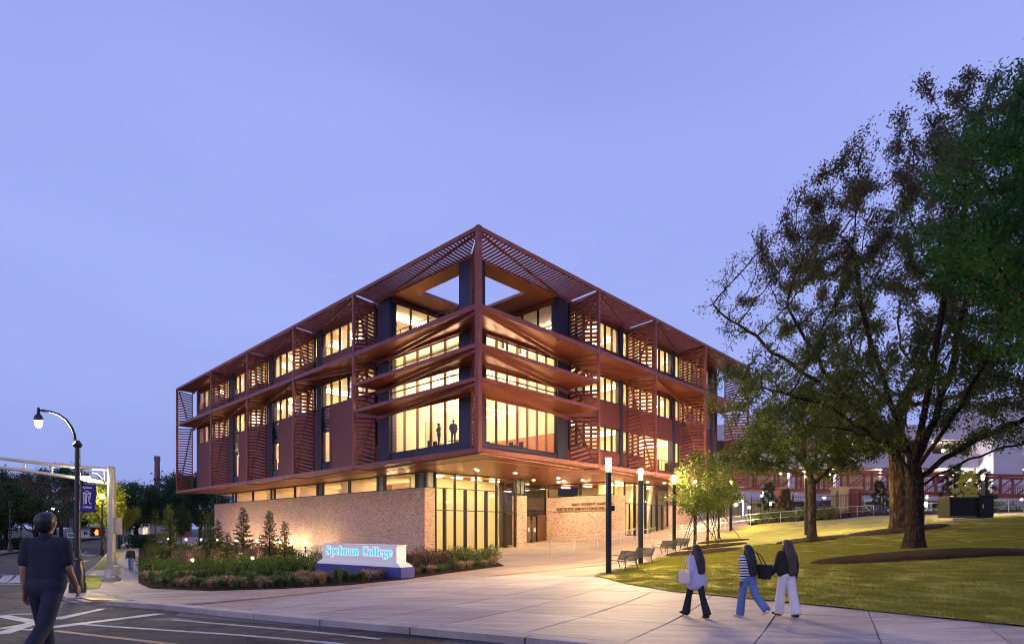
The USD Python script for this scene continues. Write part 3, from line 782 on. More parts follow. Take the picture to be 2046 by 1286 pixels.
# materials of the ground
def ground_mat(name, c1, c2, rough, sc=0.5, fine=60.0, bump=0.3, stain=None, spec=0.5):
    n = {'g': ('geometry', {}), 'n1': ('noise_texture', {'scale': sc, 'detail': 6.0, 'roughness': 0.62}), 'n2': ('noise_texture', {'scale': fine, 'detail': 3.0}),
         'r': ('rgb_ramp', {'ramp': [(0.32, c1), (0.68, c2)]}), 'r2': ('rgb_ramp', {'ramp': [(0.3, (0.78, 0.78, 0.78)), (0.7, (1.15, 1.15, 1.15))]}),
         'm': ('mix_color', {'blend_type': 'multiply', 'fac': 0.8}), 'b': ('bump', {'strength': bump, 'distance': 0.01}), 'p': ('principled_bsdf', {'roughness': rough, 'specular_ior_level': spec})}
    l = [('g.position', 'n1.vector'), ('g.position', 'n2.vector'), ('n1.fac', 'r.fac'), ('n2.fac', 'r2.fac'), ('r.color', 'm.a'), ('r2.color', 'm.b'), ('n2.fac', 'b.height'), ('b.normal', 'p.normal')]
    last = 'm.result'
    if stain is not None:
        n['mp'] = ('mapping', {'rotation': (0, 0, -0.52), 'scale': (0.35, 2.4, 1.0)})
        n['n3'] = ('noise_texture', {'scale': 1.1, 'detail': 5.0, 'roughness': 0.6})
        n['r3'] = ('rgb_ramp', {'ramp': [(0.42, (1, 1, 1)), (0.62, stain)]})
        n['m2'] = ('mix_color', {'blend_type': 'multiply', 'fac': 0.9})
        l += [('g.position', 'mp.vector'), ('mp.vector', 'n3.vector'), ('n3.fac', 'r3.fac'), (last, 'm2.a'), ('r3.color', 'm2.b')]
        last = 'm2.result'
    if 'concrete' in name:
        n['oi'] = ('object_info', {}); n['mr'] = ('map_range', {'from_min': 0.0, 'from_max': 1.0, 'to_min': 0.87, 'to_max': 1.08}); n['hv'] = ('hsv', {'fac': 1.0, 'hue': 0.5, 'saturation': 1.0})
        l += [('oi.random', 'mr.value'), ('mr.result', 'hv.value'), (last, 'hv.color')]
        last = 'hv.color'
    if name == 'asphalt':
        n['vo'] = ('voronoi_texture', {'scale': 0.55, 'feature': 'distance_to_edge'})
        n['nw'] = ('noise_texture', {'scale': 1.4, 'detail': 4.0}); n['wm'] = ('mix_vector', {'fac': 0.35})
        n['rc'] = ('rgb_ramp', {'ramp': [(0.0, (0.25, 0.25, 0.25)), (0.012, (0.35, 0.35, 0.35)), (0.03, (1, 1, 1))]})
        n['mc'] = ('mix_color', {'blend_type': 'multiply', 'fac': 0.8})
        l += [('g.position', 'nw.vector'), ('g.position', 'wm.a'), ('nw.color', 'wm.b'), ('wm.result', 'vo.vector'), ('vo.distance', 'rc.fac'), (last, 'mc.a'), ('rc.color', 'mc.b')]
        last = 'mc.result'
    l.append((last, 'p.base_color'))
    return usdkit.material(stage, L(name), n, l, surface='p.BSDF')
asphalt = ground_mat('asphalt', (0.045, 0.038, 0.040), (0.092, 0.078, 0.080), 0.8, 0.7, 45.0, 0.8, stain=(0.42, 0.38, 0.40), spec=0.25)
asphalt_patch = ground_mat('asphalt_patch', (0.04, 0.038, 0.04), (0.07, 0.065, 0.07), 0.6, 0.7, 45.0, 0.5)
concrete = ground_mat('light_concrete', (0.32, 0.28, 0.278), (0.425, 0.375, 0.368), 0.72, 0.45, 30.0, 0.12, stain=(0.74, 0.71, 0.71))
concrete_tan = ground_mat('tan_concrete', (0.30, 0.222, 0.185), (0.385, 0.295, 0.245), 0.66, 0.4, 30.0, 0.12, stain=(0.70, 0.66, 0.64))
kerb_m = ground_mat('kerb_concrete', (0.27, 0.24, 0.22), (0.40, 0.36, 0.33), 0.8, 1.2, 40.0, 0.3)
soil = ground_mat('soil', (0.035, 0.022, 0.014), (0.07, 0.045, 0.03), 0.95, 0.8, 25.0, 0.8)
mulch = ground_mat('bark_mulch', (0.010, 0.005, 0.0035), (0.034, 0.016, 0.010), 0.95, 3.0, 45.0, 1.0, spec=0.08)
lawn_m = ground_mat('lawn_ground', (0.15, 0.18, 0.016), (0.36, 0.32, 0.036), 0.9, 0.8, 70.0, 1.0)
far_ground = ground_mat('far_ground', (0.05, 0.055, 0.025), (0.09, 0.085, 0.04), 0.95, 0.1, 20.0, 0.5)
paint_w = ground_mat('road_paint_white', (0.20, 0.19, 0.19), (0.58, 0.55, 0.54), 0.6, 2.0, 30.0, 0.2)
paint_y = ground_mat('road_paint_yellow', (0.20, 0.12, 0.07), (0.48, 0.28, 0.12), 0.6, 2.0, 30.0, 0.2)
tactile_m = ground_mat('tactile_yellow', (0.70, 0.42, 0.02), (0.85, 0.52, 0.03), 0.6, 2.0, 20.0, 0.3)

def gpoly(*pp):
    return Polygon([tuple(g(*p)) for p in pp]).buffer(0)
kA, kB = g(1240, 1286), g(480, 1221)
kd = (kA - kB) / np.linalg.norm(kA - kB)                  # along the foreground kerb, towards the right
kn = np.array([-kd[1], kd[0]])                            # away from the road
k_right = kA + kd * 40
front_kerb = [tuple(k_right), tuple(kA), tuple(g(1000, 1266)), tuple(g(700, 1241)), tuple(kB), tuple(g(350, 1208)), tuple(g(255, 1200)), tuple(g(170, 1199)), tuple(g(135, 1190)), tuple(g(127, 1181)), tuple(g(140, 1168))]
far_kerb = [tuple(g(169, 1147)), tuple(g(214, 1108)), tuple(g(240, 1090))]
far_kerb.append(tuple(np.array(far_kerb[-1]) + (np.array(far_kerb[-1]) - np.array(far_kerb[-2])) / np.linalg.norm(np.array(far_kerb[-1]) - np.array(far_kerb[-2])) * 190))
kerb_line = front_kerb + far_kerb
# everything inside of the kerbs
block = Polygon(kerb_line + [(250, 400), (250, 60), tuple(k_right + kn * 60)]).buffer(0)
lawn_low = [(1185, 1149), (1250, 1166), (1340, 1181), (1500, 1197), (1700, 1216), (2046, 1252)]
ll = [tuple(g(*p)) for p in lawn_low]
lr = np.array(ll[-1]) + kd * 30
lawn_up = [(2300, 1022), (2046, 1027), (1900, 1030), (1740, 1034), (1620, 1043), (1490, 1053), (1440, 1066), (1372, 1094), (1330, 1109), (1290, 1127), (1222, 1143)]
lawn = Polygon(ll + [tuple(lr), tuple(np.array(g(2300, 1022)) + [25, 0])] + [tuple(g(*p)) for p in lawn_up]).buffer(0).buffer(-0.4).buffer(0.4)
bed = gpoly((277, 1096), (277, 1164), (300, 1175), (420, 1180), (560, 1176), (700, 1168), (800, 1158), (900, 1144), (1008, 1130), (990, 1121), (900, 1112), (815, 1108), (700, 1110), (640, 1112), (600, 1104), (520, 1096), (402, 1089), (330, 1084), (290, 1086)).buffer(0.3).buffer(-0.3)
far_bed = Polygon([tuple(g(*p)) for p in ((2300, 1018), (2046, 1022), (1900, 1026), (1740, 1030), (1620, 1040), (1500, 1050), (1490, 1046), (1560, 1030), (1700, 1012), (1900, 1000), (2200, 1000))]).buffer(0).difference(lawn)
strip1 = gpoly((141, 1175), (169, 1150), (211, 1150), (197, 1176))
strip2 = gpoly((181, 1138), (215, 1107), (243, 1101), (217, 1138))
strip3 = gpoly((220, 1104), (243, 1090), (262, 1087), (246, 1100))
street_l = [tuple(g(*p)) for p in ((-500, 1140), (0, 1107), (110, 1088), (150, 1080))]
print('kerb', kA, kB, 'lawn area', lawn.area, 'bed', bed.area)

ground = thing('ground', None, None); stage.RemovePrim(ground.GetPath())
_big = MB()
gx = np.concatenate([np.arange(-900, -80, 20), np.arange(-80, 80, 2.0), np.arange(80, 901, 20)]); gy = np.concatenate([np.arange(-290, -20, 15), np.arange(-20, 120, 2.0), np.arange(120, 890, 20)])
GX, GY = np.meshgrid(gx, gy, indexing='ij')
v = np.c_[GX.ravel(), GY.ravel(), hz(GX.ravel(), GY.ravel()) - 0.42]
idx = np.arange(len(v)).reshape(GX.shape)
_big.add(v, np.stack([idx[:-1, :-1], idx[1:, :-1], idx[1:, 1:], idx[:-1, 1:]], -1).reshape(-1, 4))
tag(_big.build('ground', far_ground, None, True), kind='structure')

road_area = Polygon([(-140, -20), (60, -20), (60, 10), (60, 60), (-10, 60), (-60, 130), (-115, 200), (-125, 195), (-75, 110), (-90, 60), (-140, 40)])
lk = street_l
left_block = Polygon([lk[0], lk[1], lk[2], lk[3], tuple(np.array(lk[3]) + np.array([-55, 110])), (-300, 240), (-300, 30)]).buffer(0)
road = road_area.difference(block).difference(left_block)
tag(sheet(road.intersection(sbox(-40, -5, 30, 45)), -0.13, 0.7, asphalt, 'road'), kind='structure')
tag(sheet(road.difference(sbox(-40, -5, 30, 45)), -0.13, 3.0, asphalt, 'road'), kind='structure')
tag(sheet(left_block.intersection(sbox(-140, 0, 0, 240)), 0.0, 4.0, L('far_ground'), 'verge'), kind='structure')
lw = LineString(lk).buffer(3.2).intersection(left_block).difference(LineString(lk).buffer(1.0))
tag(sheet(lw, 0.02, 3.0, concrete_tan, 'path'), kind='structure')

# building footprint is left open in the pavement
foot = Polygon([tuple(bw(*p)[:2]) for p in ((4.7, 11.6), (4.7, 59.9), (43, 59.9), (43, 6.3), (25.9, 5.9), (23.96, 5.9), (23.96, 14.7), (17.1, 14.7), (17.1, 11.7))]).buffer(0)
tree_rings = []
def ring_at(px, py, r1, r2=None):
    c = g(px, py); e = affinity.scale(Point(*c).buffer(1.0, 16), r1, r2 or r1)
    tree_rings.append(e); return e
mulches = [affinity.rotate(ring_at(1880, 1107, 4.6, 1.7), -4), ring_at(1622, 1079, 2.1, 1.3), ring_at(1795, 1060, 2.9, 1.6), ring_at(1400, 1104, 2.4, 1.6), ring_at(1425, 1092, 2.2, 1.4), ring_at(1445, 1082, 1.9, 1.3)]
mul_all = union_all(mulches).intersection(lawn)
pave = block.difference(lawn).difference(bed).difference(foot).difference(far_bed).difference(union_all([strip1, strip2, strip3]))
lawn_path = LineString([tuple(g(*p)) for p in ((1375, 1076), (1480, 1066), (1600, 1053), (1740, 1049.5), (1860, 1048), (2046, 1047))]).buffer(0.25)
tag(sheet(lawn.difference(mul_all).difference(lawn_path), 0.03, 0.7, lawn_m, 'lawn', thick=0.0), kind='structure')
tag(sheet(lawn_path.intersection(lawn), 0.015, 0.7, concrete_tan, 'path'), kind='structure')
for e in mulches:
    e2 = e.intersection(lawn)
    c = np.array(e2.centroid.coords[0])
    m_ = MB()
    pts = [np.array(p) for p in e2.exterior.coords]
    rings = []
    for s, hh in ((1.0, 0.01), (0.93, 0.09), (0.6, 0.13), (0.2, 0.18)):
        rings.append([[*(c + (p - c) * s), hh] for p in pts])
    vv = np.array([x for r_ in rings for x in r_] + [[*c, 0.2]]); vv[:, 2] += hz(vv[:, 0], vv[:, 1])
    vv[:, 2] += 0.03 * (meshkit.noise(vv * 5) - .5)
    n = len(pts)
    ff = [[a * n + i, a * n + (i + 1) % n, (a + 1) * n + (i + 1) % n, (a + 1) * n + i] for a in range(3) for i in range(n)]
    ff = [[f[0], f[1], f[2]] for f in ff] + [[f[0], f[2], f[3]] for f in ff] + [[3 * n + i, 3 * n + (i + 1) % n, 4 * n] for i in range(n)]
    tag(m_.add(vv, ff).build('mulch_bed', mulch, None, True), kind='structure')
tag(sheet(bed, 0.02, 0.6, mulch, 'planting_soil'), kind='structure')
tag(sheet(far_bed, 0.02, 1.2, mulch, 'planting_soil'), kind='structure')
for s_ in (strip1, strip2, strip3):
    tag(sheet(s_, 0.02, 0.5, lawn_m, 'verge'), kind='structure')

# pavement: light apron slabs along the kerb, tan plaza slabs beyond, plain sheet far away
apron = Polygon([tuple(kB + kd * 0.2), *[tuple(g(*p)) for p in ((560, 1199), (650, 1183), (740, 1172), (860, 1160), (960, 1151), (1060, 1148), (1185, 1151))], *ll[1:], tuple(lr), tuple(k_right)]).buffer(0)
pv = tag(xform('pavement'), kind='structure')
def slabs(area, o, u, w, du, dw, m_, gap, parent, clip):
    vtx = np.array([o + u * i + w * j for i in range(2) for j in range(2)])
    n = 0
    for i in range(-40, 60):
        for j in range(-6, 30):
            q = Polygon([tuple(o + u * (i + a) * du + w * (j + b) * dw) for a, b in ((0, 0), (1, 0), (1, 1), (0, 1))])
            if not q.intersects(clip): continue
            q = q.intersection(area)
            for pg in (q.geoms if hasattr(q, 'geoms') else [q]):
                if pg.geom_type != 'Polygon' or pg.area < 0.05: continue
                pg = pg.buffer(-gap, join_style=2)
                if pg.is_empty or pg.geom_type != 'Polygon': continue
                sheet(pg, 0.0, 0.8, m_, 'slab', parent, thick=0.06); n += 1
    return n
ap_area = apron.difference(lawn).difference(LineString(front_kerb).buffer(0.17))
o_ = kA + kn * 0.18
vis = Polygon([(-30, 45), (-2.5, 3), (2.5, 3), (14, 16), (24, 45)]).buffer(2)
n1 = slabs(ap_area, o_, kd, kn, 1.85, 2.75, concrete, 0.010, pv, vis)
pz_area = pave.difference(apron).difference(LineString(kerb_line).buffer(0.17))
plaza_vis = union_all([gpoly((180, 1200), (480, 1222), (1185, 1150), (1340, 1100), (1345, 1066), (1080, 1085), (860, 1098), (810, 1107), (1010, 1130), (560, 1178), (300, 1177), (277, 1164), (272, 1140), (222, 1140), (205, 1176), (150, 1178), (140, 1190))]).buffer(0.5)
n2 = slabs(pz_area.intersection(plaza_vis), np.array(bw(4, 9)[:2]), dR, dL, 3.0, 3.0, concrete_tan, 0.010, pv, plaza_vis)
sheet(pave.intersection(sbox(-70, -5, 60, 140)), -0.045, 1.5, concrete_tan, 'base', pv)
rest = pz_area.difference(plaza_vis).intersection(sbox(-90, 5, 80, 160))
sheet(rest, 0.0, 1.6, concrete_tan, 'paving', pv)
print('slabs', n1, n2)
# kerb stones
kb = tag(xform('kerb'), kind='structure')
kl = LineString(front_kerb + far_kerb[:3])
t = 20.0
while t < kl.length - 1:
    st = 2.4 if t < 70 else 4
    p, q = np.array(kl.interpolate(t + .01).coords[0]), np.array(kl.interpolate(min(t + st - .02, kl.length)).coords[0])
    drop = 0.09 if (Point(*p).distance(Point(*g(205, 1199))) < 1.5) else 0.0
    m_ = MB(); m_.bar([*p, float(hz(*p)) - 0.09 - drop], [*q, float(hz(*q)) - 0.09 - drop], 0.32, 0.20); m_.build('kerb_stone', kerb_m, kb)
    t += st
# road markings, each a thin sheet on the asphalt
marks = tag(xform('road_markings'), kind='structure')
def stripe(p0, p1, w, m_=None, off=-0.126):
    sheet(LineString([tuple(g(*p0)), tuple(g(*p1))]).buffer(w / 2, cap_style=2).intersection(road), off, 0.8, m_ or paint_w, 'stripe', marks)
stripe((55, 1246), (322, 1215), 0.42); stripe((0, 1244), (200, 1208), 0.22); stripe((118, 1226), (205, 1206), .16); stripe((0, 1219), (70, 1231), .3); stripe((18, 1217), (75, 1216), .16)
stripe((150, 1234), (700, 1272), 0.13); stripe((340, 1226), (760, 1262), 0.12)
stripe((110, 1247), (460, 1286), 0.14, paint_y)
stripe((0, 1253), (75, 1230), 0.3)
for q in (0, 26, 50):
    stripe((q, 1159), (q + 18, 1145), 0.5)
stripe((0, 1143.5), (75, 1146), .25); stripe((0, 1160.5), (60, 1162), .25)
stripe((70, 1152), (176, 1099), .12); stripe((128, 1141), (160, 1142), .4); stripe((140, 1122), (172, 1117), .5); stripe((145, 1117), (180, 1116), .3); stripe((165, 1107), (190, 1105.5), .5)
sheet(gpoly((285, 1226), (330, 1229), (400, 1228), (350, 1222)).intersection(road), -0.1265, .6, asphalt_patch, 'patch', marks)
sheet(gpoly((350, 1219), (470, 1229), (700, 1247), (700, 1242), (475, 1223), (360, 1213)).intersection(road), -0.1268, .6, asphalt_patch, 'patch', marks)
tp = gpoly((160, 1196), (178, 1193), (250, 1198), (232, 1202.5)).difference(LineString(front_kerb).buffer(0.17))
tag(sheet(tp, 0.006, .4, tactile_m, 'tactile_paving'), kind='structure')
tp2 = gpoly((176, 1148), (184, 1145.5), (195, 1146), (190, 1148.5))
tag(sheet(tp2, 0.006, .4, tactile_m, 'tactile_paving'), kind='structure')
# ---------------------------------------------------------------- vegetation
def leaf_material(name, c1, c2, trans=0.35, c3=None):
    ramp = [(0.0, c1), (1.0, c2)] if c3 is None else [(0.0, c1), (0.6, c2), (1.0, c3)]
    return usdkit.material(stage, L(name), {
        'g': ('geometry', {}), 'r': ('rgb_ramp', {'ramp': ramp}), 'd': ('principled_bsdf', {'roughness': 0.55, 'specular_ior_level': 0.35}), 't': ('translucent_bsdf', {}), 'm': ('mix_closure', {'fac': trans})},
        [('g.random_per_island', 'r.fac'), ('r.color', 'd.base_color'), ('r.color', 't.color'), ('d.BSDF', 'm.closure1'), ('t.BSDF', 'm.closure2')], surface='m.closure')
def bark_material(name, c1, c2, sc=4.0):
    return usdkit.material(stage, L(name), {
        'g': ('texture_coordinate', {}), 'mp': ('mapping', {'scale': (1.0, 1.0, 0.28)}), 'v': ('voronoi_texture', {'scale': sc * 3.0, 'randomness': 1.0}), 'n': ('noise_texture', {'scale': sc, 'detail': 5.0}),
        'r': ('rgb_ramp', {'ramp': [(0.3, c1), (0.7, c2)]}), 'vr': ('rgb_ramp', {'ramp': [(0.05, (1.25, 1.2, 1.15)), (0.32, (0.8, 0.8, 0.8)), (0.6, (0.25, 0.24, 0.23))]}), 'mx': ('mix_color', {'blend_type': 'multiply', 'fac': 0.85, 'use_clamp': False}),
        'b': ('bump', {'strength': 1.0, 'distance': 0.05, 'invert': True}), 'p': ('principled_bsdf', {'roughness': 0.95, 'specular_ior_level': 0.2})},
        [('g.object', 'mp.vector'), ('mp.vector', 'v.vector'), ('mp.vector', 'n.vector'), ('n.fac', 'r.fac'), ('v.distance', 'vr.fac'), ('r.color', 'mx.a'), ('vr.color', 'mx.b'), ('mx.result', 'p.base_color'), ('v.distance', 'b.height'), ('b.normal', 'p.normal')], surface='p.BSDF')
bark = bark_material('grey_brown_bark', (0.05, 0.035, 0.025), (0.13, 0.095, 0.07))
bark_pale = bark_material('pale_bark', (0.07, 0.045, 0.028), (0.22, 0.155, 0.095), 2.6)
bark_dark = bark_material('dark_bark', (0.018, 0.013, 0.010), (0.055, 0.040, 0.030), 5.0)
lf_oak = leaf_material('oak_leaves', (0.050, 0.075, 0.016), (0.14, 0.16, 0.034), 0.42, (0.19, 0.15, 0.05))
lf_oak_top = leaf_material('oak_top_leaves', (0.075, 0.066, 0.034), (0.15, 0.115, 0.055), 0.45, (0.16, 0.15, 0.05))
lf_green = leaf_material('bright_green_leaves', (0.026, 0.10, 0.017), (0.09, 0.25, 0.036), 0.45)
lf_young = leaf_material('young_tree_leaves', (0.07, 0.10, 0.012), (0.18, 0.21, 0.024), 0.5)
lf_dark = leaf_material('dark_tree_leaves', (0.028, 0.070, 0.028), (0.085, 0.16, 0.058), 0.35)
lf_mid = leaf_material('mid_green_leaves', (0.03, 0.06, 0.012), (0.08, 0.13, 0.025), 0.3)
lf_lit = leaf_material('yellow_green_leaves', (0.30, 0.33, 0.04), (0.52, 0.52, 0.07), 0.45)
lf_bud = leaf_material('reddish_buds', (0.075, 0.032, 0.030), (0.14, 0.06, 0.05), 0.2)
lf_con = leaf_material('cypress_leaves', (0.08, 0.105, 0.018), (0.20, 0.22, 0.035), 0.4)
lf_shrub = leaf_material('shrub_leaves', (0.09, 0.14, 0.022), (0.28, 0.32, 0.05), 0.5, (0.38, 0.34, 0.09))
lf_shrub2 = leaf_material('reddish_shrub_leaves', (0.11, 0.065, 0.035), (0.24, 0.15, 0.08), 0.3, (0.28, 0.17, 0.12))
lf_tuft_tan = leaf_material('feather_grass_tan', (0.34, 0.24, 0.12), (0.58, 0.44, 0.25), 0.35)
lf_tuft_green = leaf_material('feather_grass_green', (0.09, 0.13, 0.03), (0.22, 0.26, 0.07), 0.35)
lf_reed = leaf_material('dry_reed', (0.28, 0.16, 0.09), (0.52, 0.33, 0.20), 0.3)
lf_pine = leaf_material('pine_needles', (0.015, 0.035, 0.014), (0.05, 0.08, 0.03), 0.25)
lf_grass = leaf_material('lawn_blades', (0.16, 0.165, 0.018), (0.34, 0.30, 0.045), 0.35)

def grow(att, trunk, step, infl, kill, iters=120, seed=0, wander=0.11, lift=0.0, limbs=()):
    r = np.random.default_rng(seed)
    nodes = [np.asarray(p, float) for p in trunk]; par = [-1] + list(range(len(trunk) - 1))
    for k0, ln_ in limbs:                              # main limbs laid out beforehand: (trunk node they leave from, points)
        c = LineString([tuple(nodes[k0])] + [tuple(q) for q in ln_]); prev = k0
        for t_ in np.arange(step, c.length, step):
            nodes.append(np.array(c.interpolate(t_).coords[0]) + r.normal(0, step * .16, 3)); par.append(prev); prev = len(nodes) - 1
    att = np.array(att, float)
    for it in range(iters):
        if not len(att): break
        N = np.array(nodes); kt = cKDTree(N)
        d, i = kt.query(att)
        ok = d < (infl if it > 25 else 1e9)
        if not ok.any(): break
        dirs = np.zeros_like(N); dv = att[ok] - N[i[ok]]
        np.add.at(dirs, i[ok], dv / np.maximum(np.linalg.norm(dv, axis=1, keepdims=True), 1e-6))
        grown = np.unique(i[ok])
        dd = dirs[grown]; dd /= np.maximum(np.linalg.norm(dd, axis=1, keepdims=True), 1e-6)
        dd += r.normal(0, wander, dd.shape); dd[:, 2] += lift
        dd /= np.linalg.norm(dd, axis=1, keepdims=True)
        new = N[grown] + dd * step
        dn, _ = kt.query(new)
        keep = dn > 0.45 * step
        if not keep.any():
            break
        for p, q in zip(new[keep], grown[keep]):
            nodes.append(p); par.append(int(q))
        dk, _ = cKDTree(new[keep]).query(att)
        att = att[dk > kill]
    return np.array(nodes), np.array(par)

def skeleton_mesh(N, par, r_base, r_tip, flare=1.0, sides=6, flare_h=1.2):
    n = len(N); cnt = np.zeros(n); child = np.zeros(n, int)
    for k in range(n - 1, 0, -1):
        child[par[k]] += 1
    cnt[child == 0] = 1
    for k in range(n - 1, 0, -1):
        cnt[par[k]] += cnt[k]
    e = math.log(max(cnt[0], 3)) / math.log(r_base / r_tip)
    rad = r_tip * cnt ** (1 / e)
    z0 = N[0, 2]
    rad *= 1 + (flare - 1) * np.clip(1 - (N[:, 2] - z0) / flare_h, 0, 1) ** 2 * (np.arange(n) < 12)
    dirs = N - N[np.maximum(par, 0)]; dirs[0] = (0, 0, 1)
    dirs /= np.maximum(np.linalg.norm(dirs, axis=1, keepdims=True), 1e-9)
    # ring at every node, turned to the mean of incoming direction
    ref = np.where(np.abs(dirs[:, 2:3]) < 0.9, [[0, 0, 1.0]], [[1.0, 0, 0]])
    ref = np.broadcast_to(np.array([0.31, 0.95, 0.05]), dirs.shape)
    u = np.cross(dirs, ref); u /= np.maximum(np.linalg.norm(u, axis=1, keepdims=True), 1e-9); w = np.cross(dirs, u)
    a = np.linspace(0, 2 * np.pi, sides, endpoint=False)
    ring = N[:, None, :] + rad[:, None, None] * (np.cos(a)[None, :, None] * u[:, None, :] + np.sin(a)[None, :, None] * w[:, None, :])
    # base ring of every segment lies at the parent with the child's direction and radius not above the parent's
    k = np.arange(1, n); p = par[1:]
    big = np.full(n, -1); bw_ = np.zeros(n)
    for q_ in range(1, n):
        if rad[q_] > bw_[par[q_]]: bw_[par[q_]] = rad[q_]; big[par[q_]] = q_
    rb = np.where(big[p] == k, rad[p], np.minimum(rad[p], rad[k] * 1.25 + 0.004))
    base = N[p][:, None, :] + rb[:, None, None] * (np.cos(a)[None, :, None] * u[k][:, None, :] + np.sin(a)[None, :, None] * w[k][:, None, :])
    V = np.concatenate([base.reshape(-1, 3), ring[1:].reshape(-1, 3)])
    m = n - 1; b = (np.arange(m) * sides)[:, None] + np.arange(sides)[None]; b2 = (np.arange(m) * sides)[:, None] + (np.arange(sides) + 1)[None] % sides
    t = b + m * sides; t2 = b2 + m * sides
    Fq = np.stack([b, b2, t2, t], -1).reshape(-1, 4)
    return V, Fq, rad

def leaf_cards(pos, size, r, droop=0.35, aspect=0.5, var=0.35, dirs=None):
    n = len(pos)
    d = r.normal(0, 1, (n, 3)); d[:, 2] -= droop * 2
    if dirs is not None: d = d * 0.5 + dirs
    d /= np.linalg.norm(d, axis=1, keepdims=True)
    q = np.cross(d, r.normal(0, 1, (n, 3))); q /= np.maximum(np.linalg.norm(q, axis=1, keepdims=True), 1e-6)
    s = (size * (1 + r.uniform(-var, var, n)))[:, None]
    v = np.stack([pos, pos + d * s * .5 + q * s * aspect * .5, pos + d * s, pos + d * s * .5 - q * s * aspect * .5], 1)
    return v.reshape(-1, 3), np.arange(n * 4).reshape(-1, 4)

def blob(r, n, centre, radii, shell=0.35):
    p = r.normal(0, 1, (n, 3)); p /= np.linalg.norm(p, axis=1, keepdims=True)
    p *= (shell + (1 - shell) * r.random((n, 1))) ** (1 / 2.0)
    return np.asarray(centre) + p * np.asarray(radii)

def tree(name, label, cat, base, att, trunk, step, infl, kill, r_base, r_tip, n_leaf, leaf, lmat, bmat, seed, spread=0.35, group=None, flare=1.5, droop=0.35, dens=None, parts=None, wander=0.10, aspect=0.5, clump=1, limbs=()):
    r = np.random.default_rng(seed)
    N, par = grow(att, trunk, step, infl, kill, 140, seed, wander, limbs=limbs)
    V, Fq, rad = skeleton_mesh(N, par, r_base, r_tip, flare)
    t = thing(name, label, cat, base, 0, group)
    MB().add(V, Fq).build('trunk', bmat, t, True)
    tips = np.where(rad < r_tip * 3.2)[0]
    w = np.ones(len(tips)) if dens is None else np.clip(dens(N[tips] + np.asarray(base)), 0, None)
    if clump:
        w = w * (0.06 + 3.4 * np.clip(meshkit.noise(N[tips] * 0.8 + seed) - 0.34, 0, 1))
    pick = r.choice(len(tips), n_leaf, p=w / w.sum())
    tp = tips[pick]; pp = np.maximum(par[tp], 0)
    f = r.random((n_leaf, 1))
    pos = N[tp] * f + N[pp] * (1 - f) + r.normal(0, spread * .5, (n_leaf, 3))
    ms = lmat if isinstance(lmat, list) else [(lmat, None)]
    left = np.ones(n_leaf, bool)
    for mt, sel in ms:
        s_ = left & (sel(pos, r) if sel else True)
        left &= ~s_
        if s_.any():
            v, q = leaf_cards(pos[s_], leaf, r, droop, aspect)
            MB().add(v, q).build('crown', mt, t)
    return t

def at3(px, py):
    p = gpt(px, py); return p
# the big oak on the lawn
rr = np.random.default_rng(11)
b0 = at3(1826, 1097); b0[2] -= 0.05
print('oak base', b0)
att = np.vstack([blob(rr, 2600, (0.4, 0, 11.0), (9.8, 7.5, 9.0), 0.3), blob(rr, 500, (-3.8, 0, 13.2), (3.6, 4, 3.0), 0.2), blob(rr, 500, (-5.0, -1, 6.6), (5.0, 4.5, 2.4), 0.2), blob(rr, 350, (5.5, -1, 6.8), (5.5, 4.5, 2.2), 0.2), blob(rr, 600, (2.6, 0, 15.8), (5.4, 5, 4.2), 0.2)])
att = att[(att[:, 2] > 4.4) & (att[:, 2] < np.minimum(19.6 + 0.72 * att[:, 0], 20.0))]
att = att[meshkit.noise(att * 0.42 + 5) > 0.24]
trunk = [(0, 0, z) for z in np.arange(0, 4.3, 0.35)]
trunk = [(0.05 * math.sin(z), 0.0, z) for _, _, z in trunk]
def oak_d(p):
    d = np.ones(len(p))
    rel = p - b0
    d *= np.where((rel[:, 0] < -6.4) & (rel[:, 2] > 8.2), 0.12, 1.0)
    d *= np.where(rel[:, 2] < 7.5, 0.75, 1.0)
    return d
tree('oak_tree', 'large spreading oak with dark forking trunk and ragged olive crown on the lawn', 'tree', b0, att, trunk, 0.40, 4.5, 0.72, 0.36, 0.010, 215000, 0.125,
     [(lf_oak_top, lambda p, r: (p[:, 2] + r.normal(0, 1.6, len(p)) > 12.0)), (lf_oak, None)], bark_dark, 21, spread=0.30, flare=1.55, dens=oak_d, aspect=0.42,
     limbs=[(10, [(-1.6, .3, 5.6), (-3.6, .8, 8.2), (-5.2, 1.0, 11.2)]), (11, [(-.5, .6, 6.4), (-1.4, 1.2, 10.2), (-1.9, 1.5, 14.0)]), (11, [(.3, -.5, 6.8), (.7, -1.0, 11.0), (1.6, -1.2, 16.0)]), (11, [(1.2, .2, 6.0), (2.6, .8, 9.5), (3.8, 1.0, 14.0)]),
            (9, [(2.0, -.6, 4.6), (4.6, -1.0, 6.0), (8.0, -1.2, 7.2)]), (8, [(1.8, -.8, 3.9), (3.6, -1.4, 4.6), (6.0, -1.8, 4.7)]), (10, [(-2.2, -.8, 5.0), (-5.0, -1.4, 6.2), (-8.2, -1.6, 7.0)]), (9, [(-1.6, -1.2, 4.3), (-4.0, -2.0, 5.0), (-6.6, -2.2, 5.2)]),
            (11, [(-2.4, .4, 6.4), (-5.5, .6, 8.6), (-8.8, .4, 11.0)]), (10, [(.2, -2.0, 5.6), (.6, -4.0, 8.2)]), (11, [(-.4, 2.4, 6.6), (-.6, 4.4, 9.6)])])
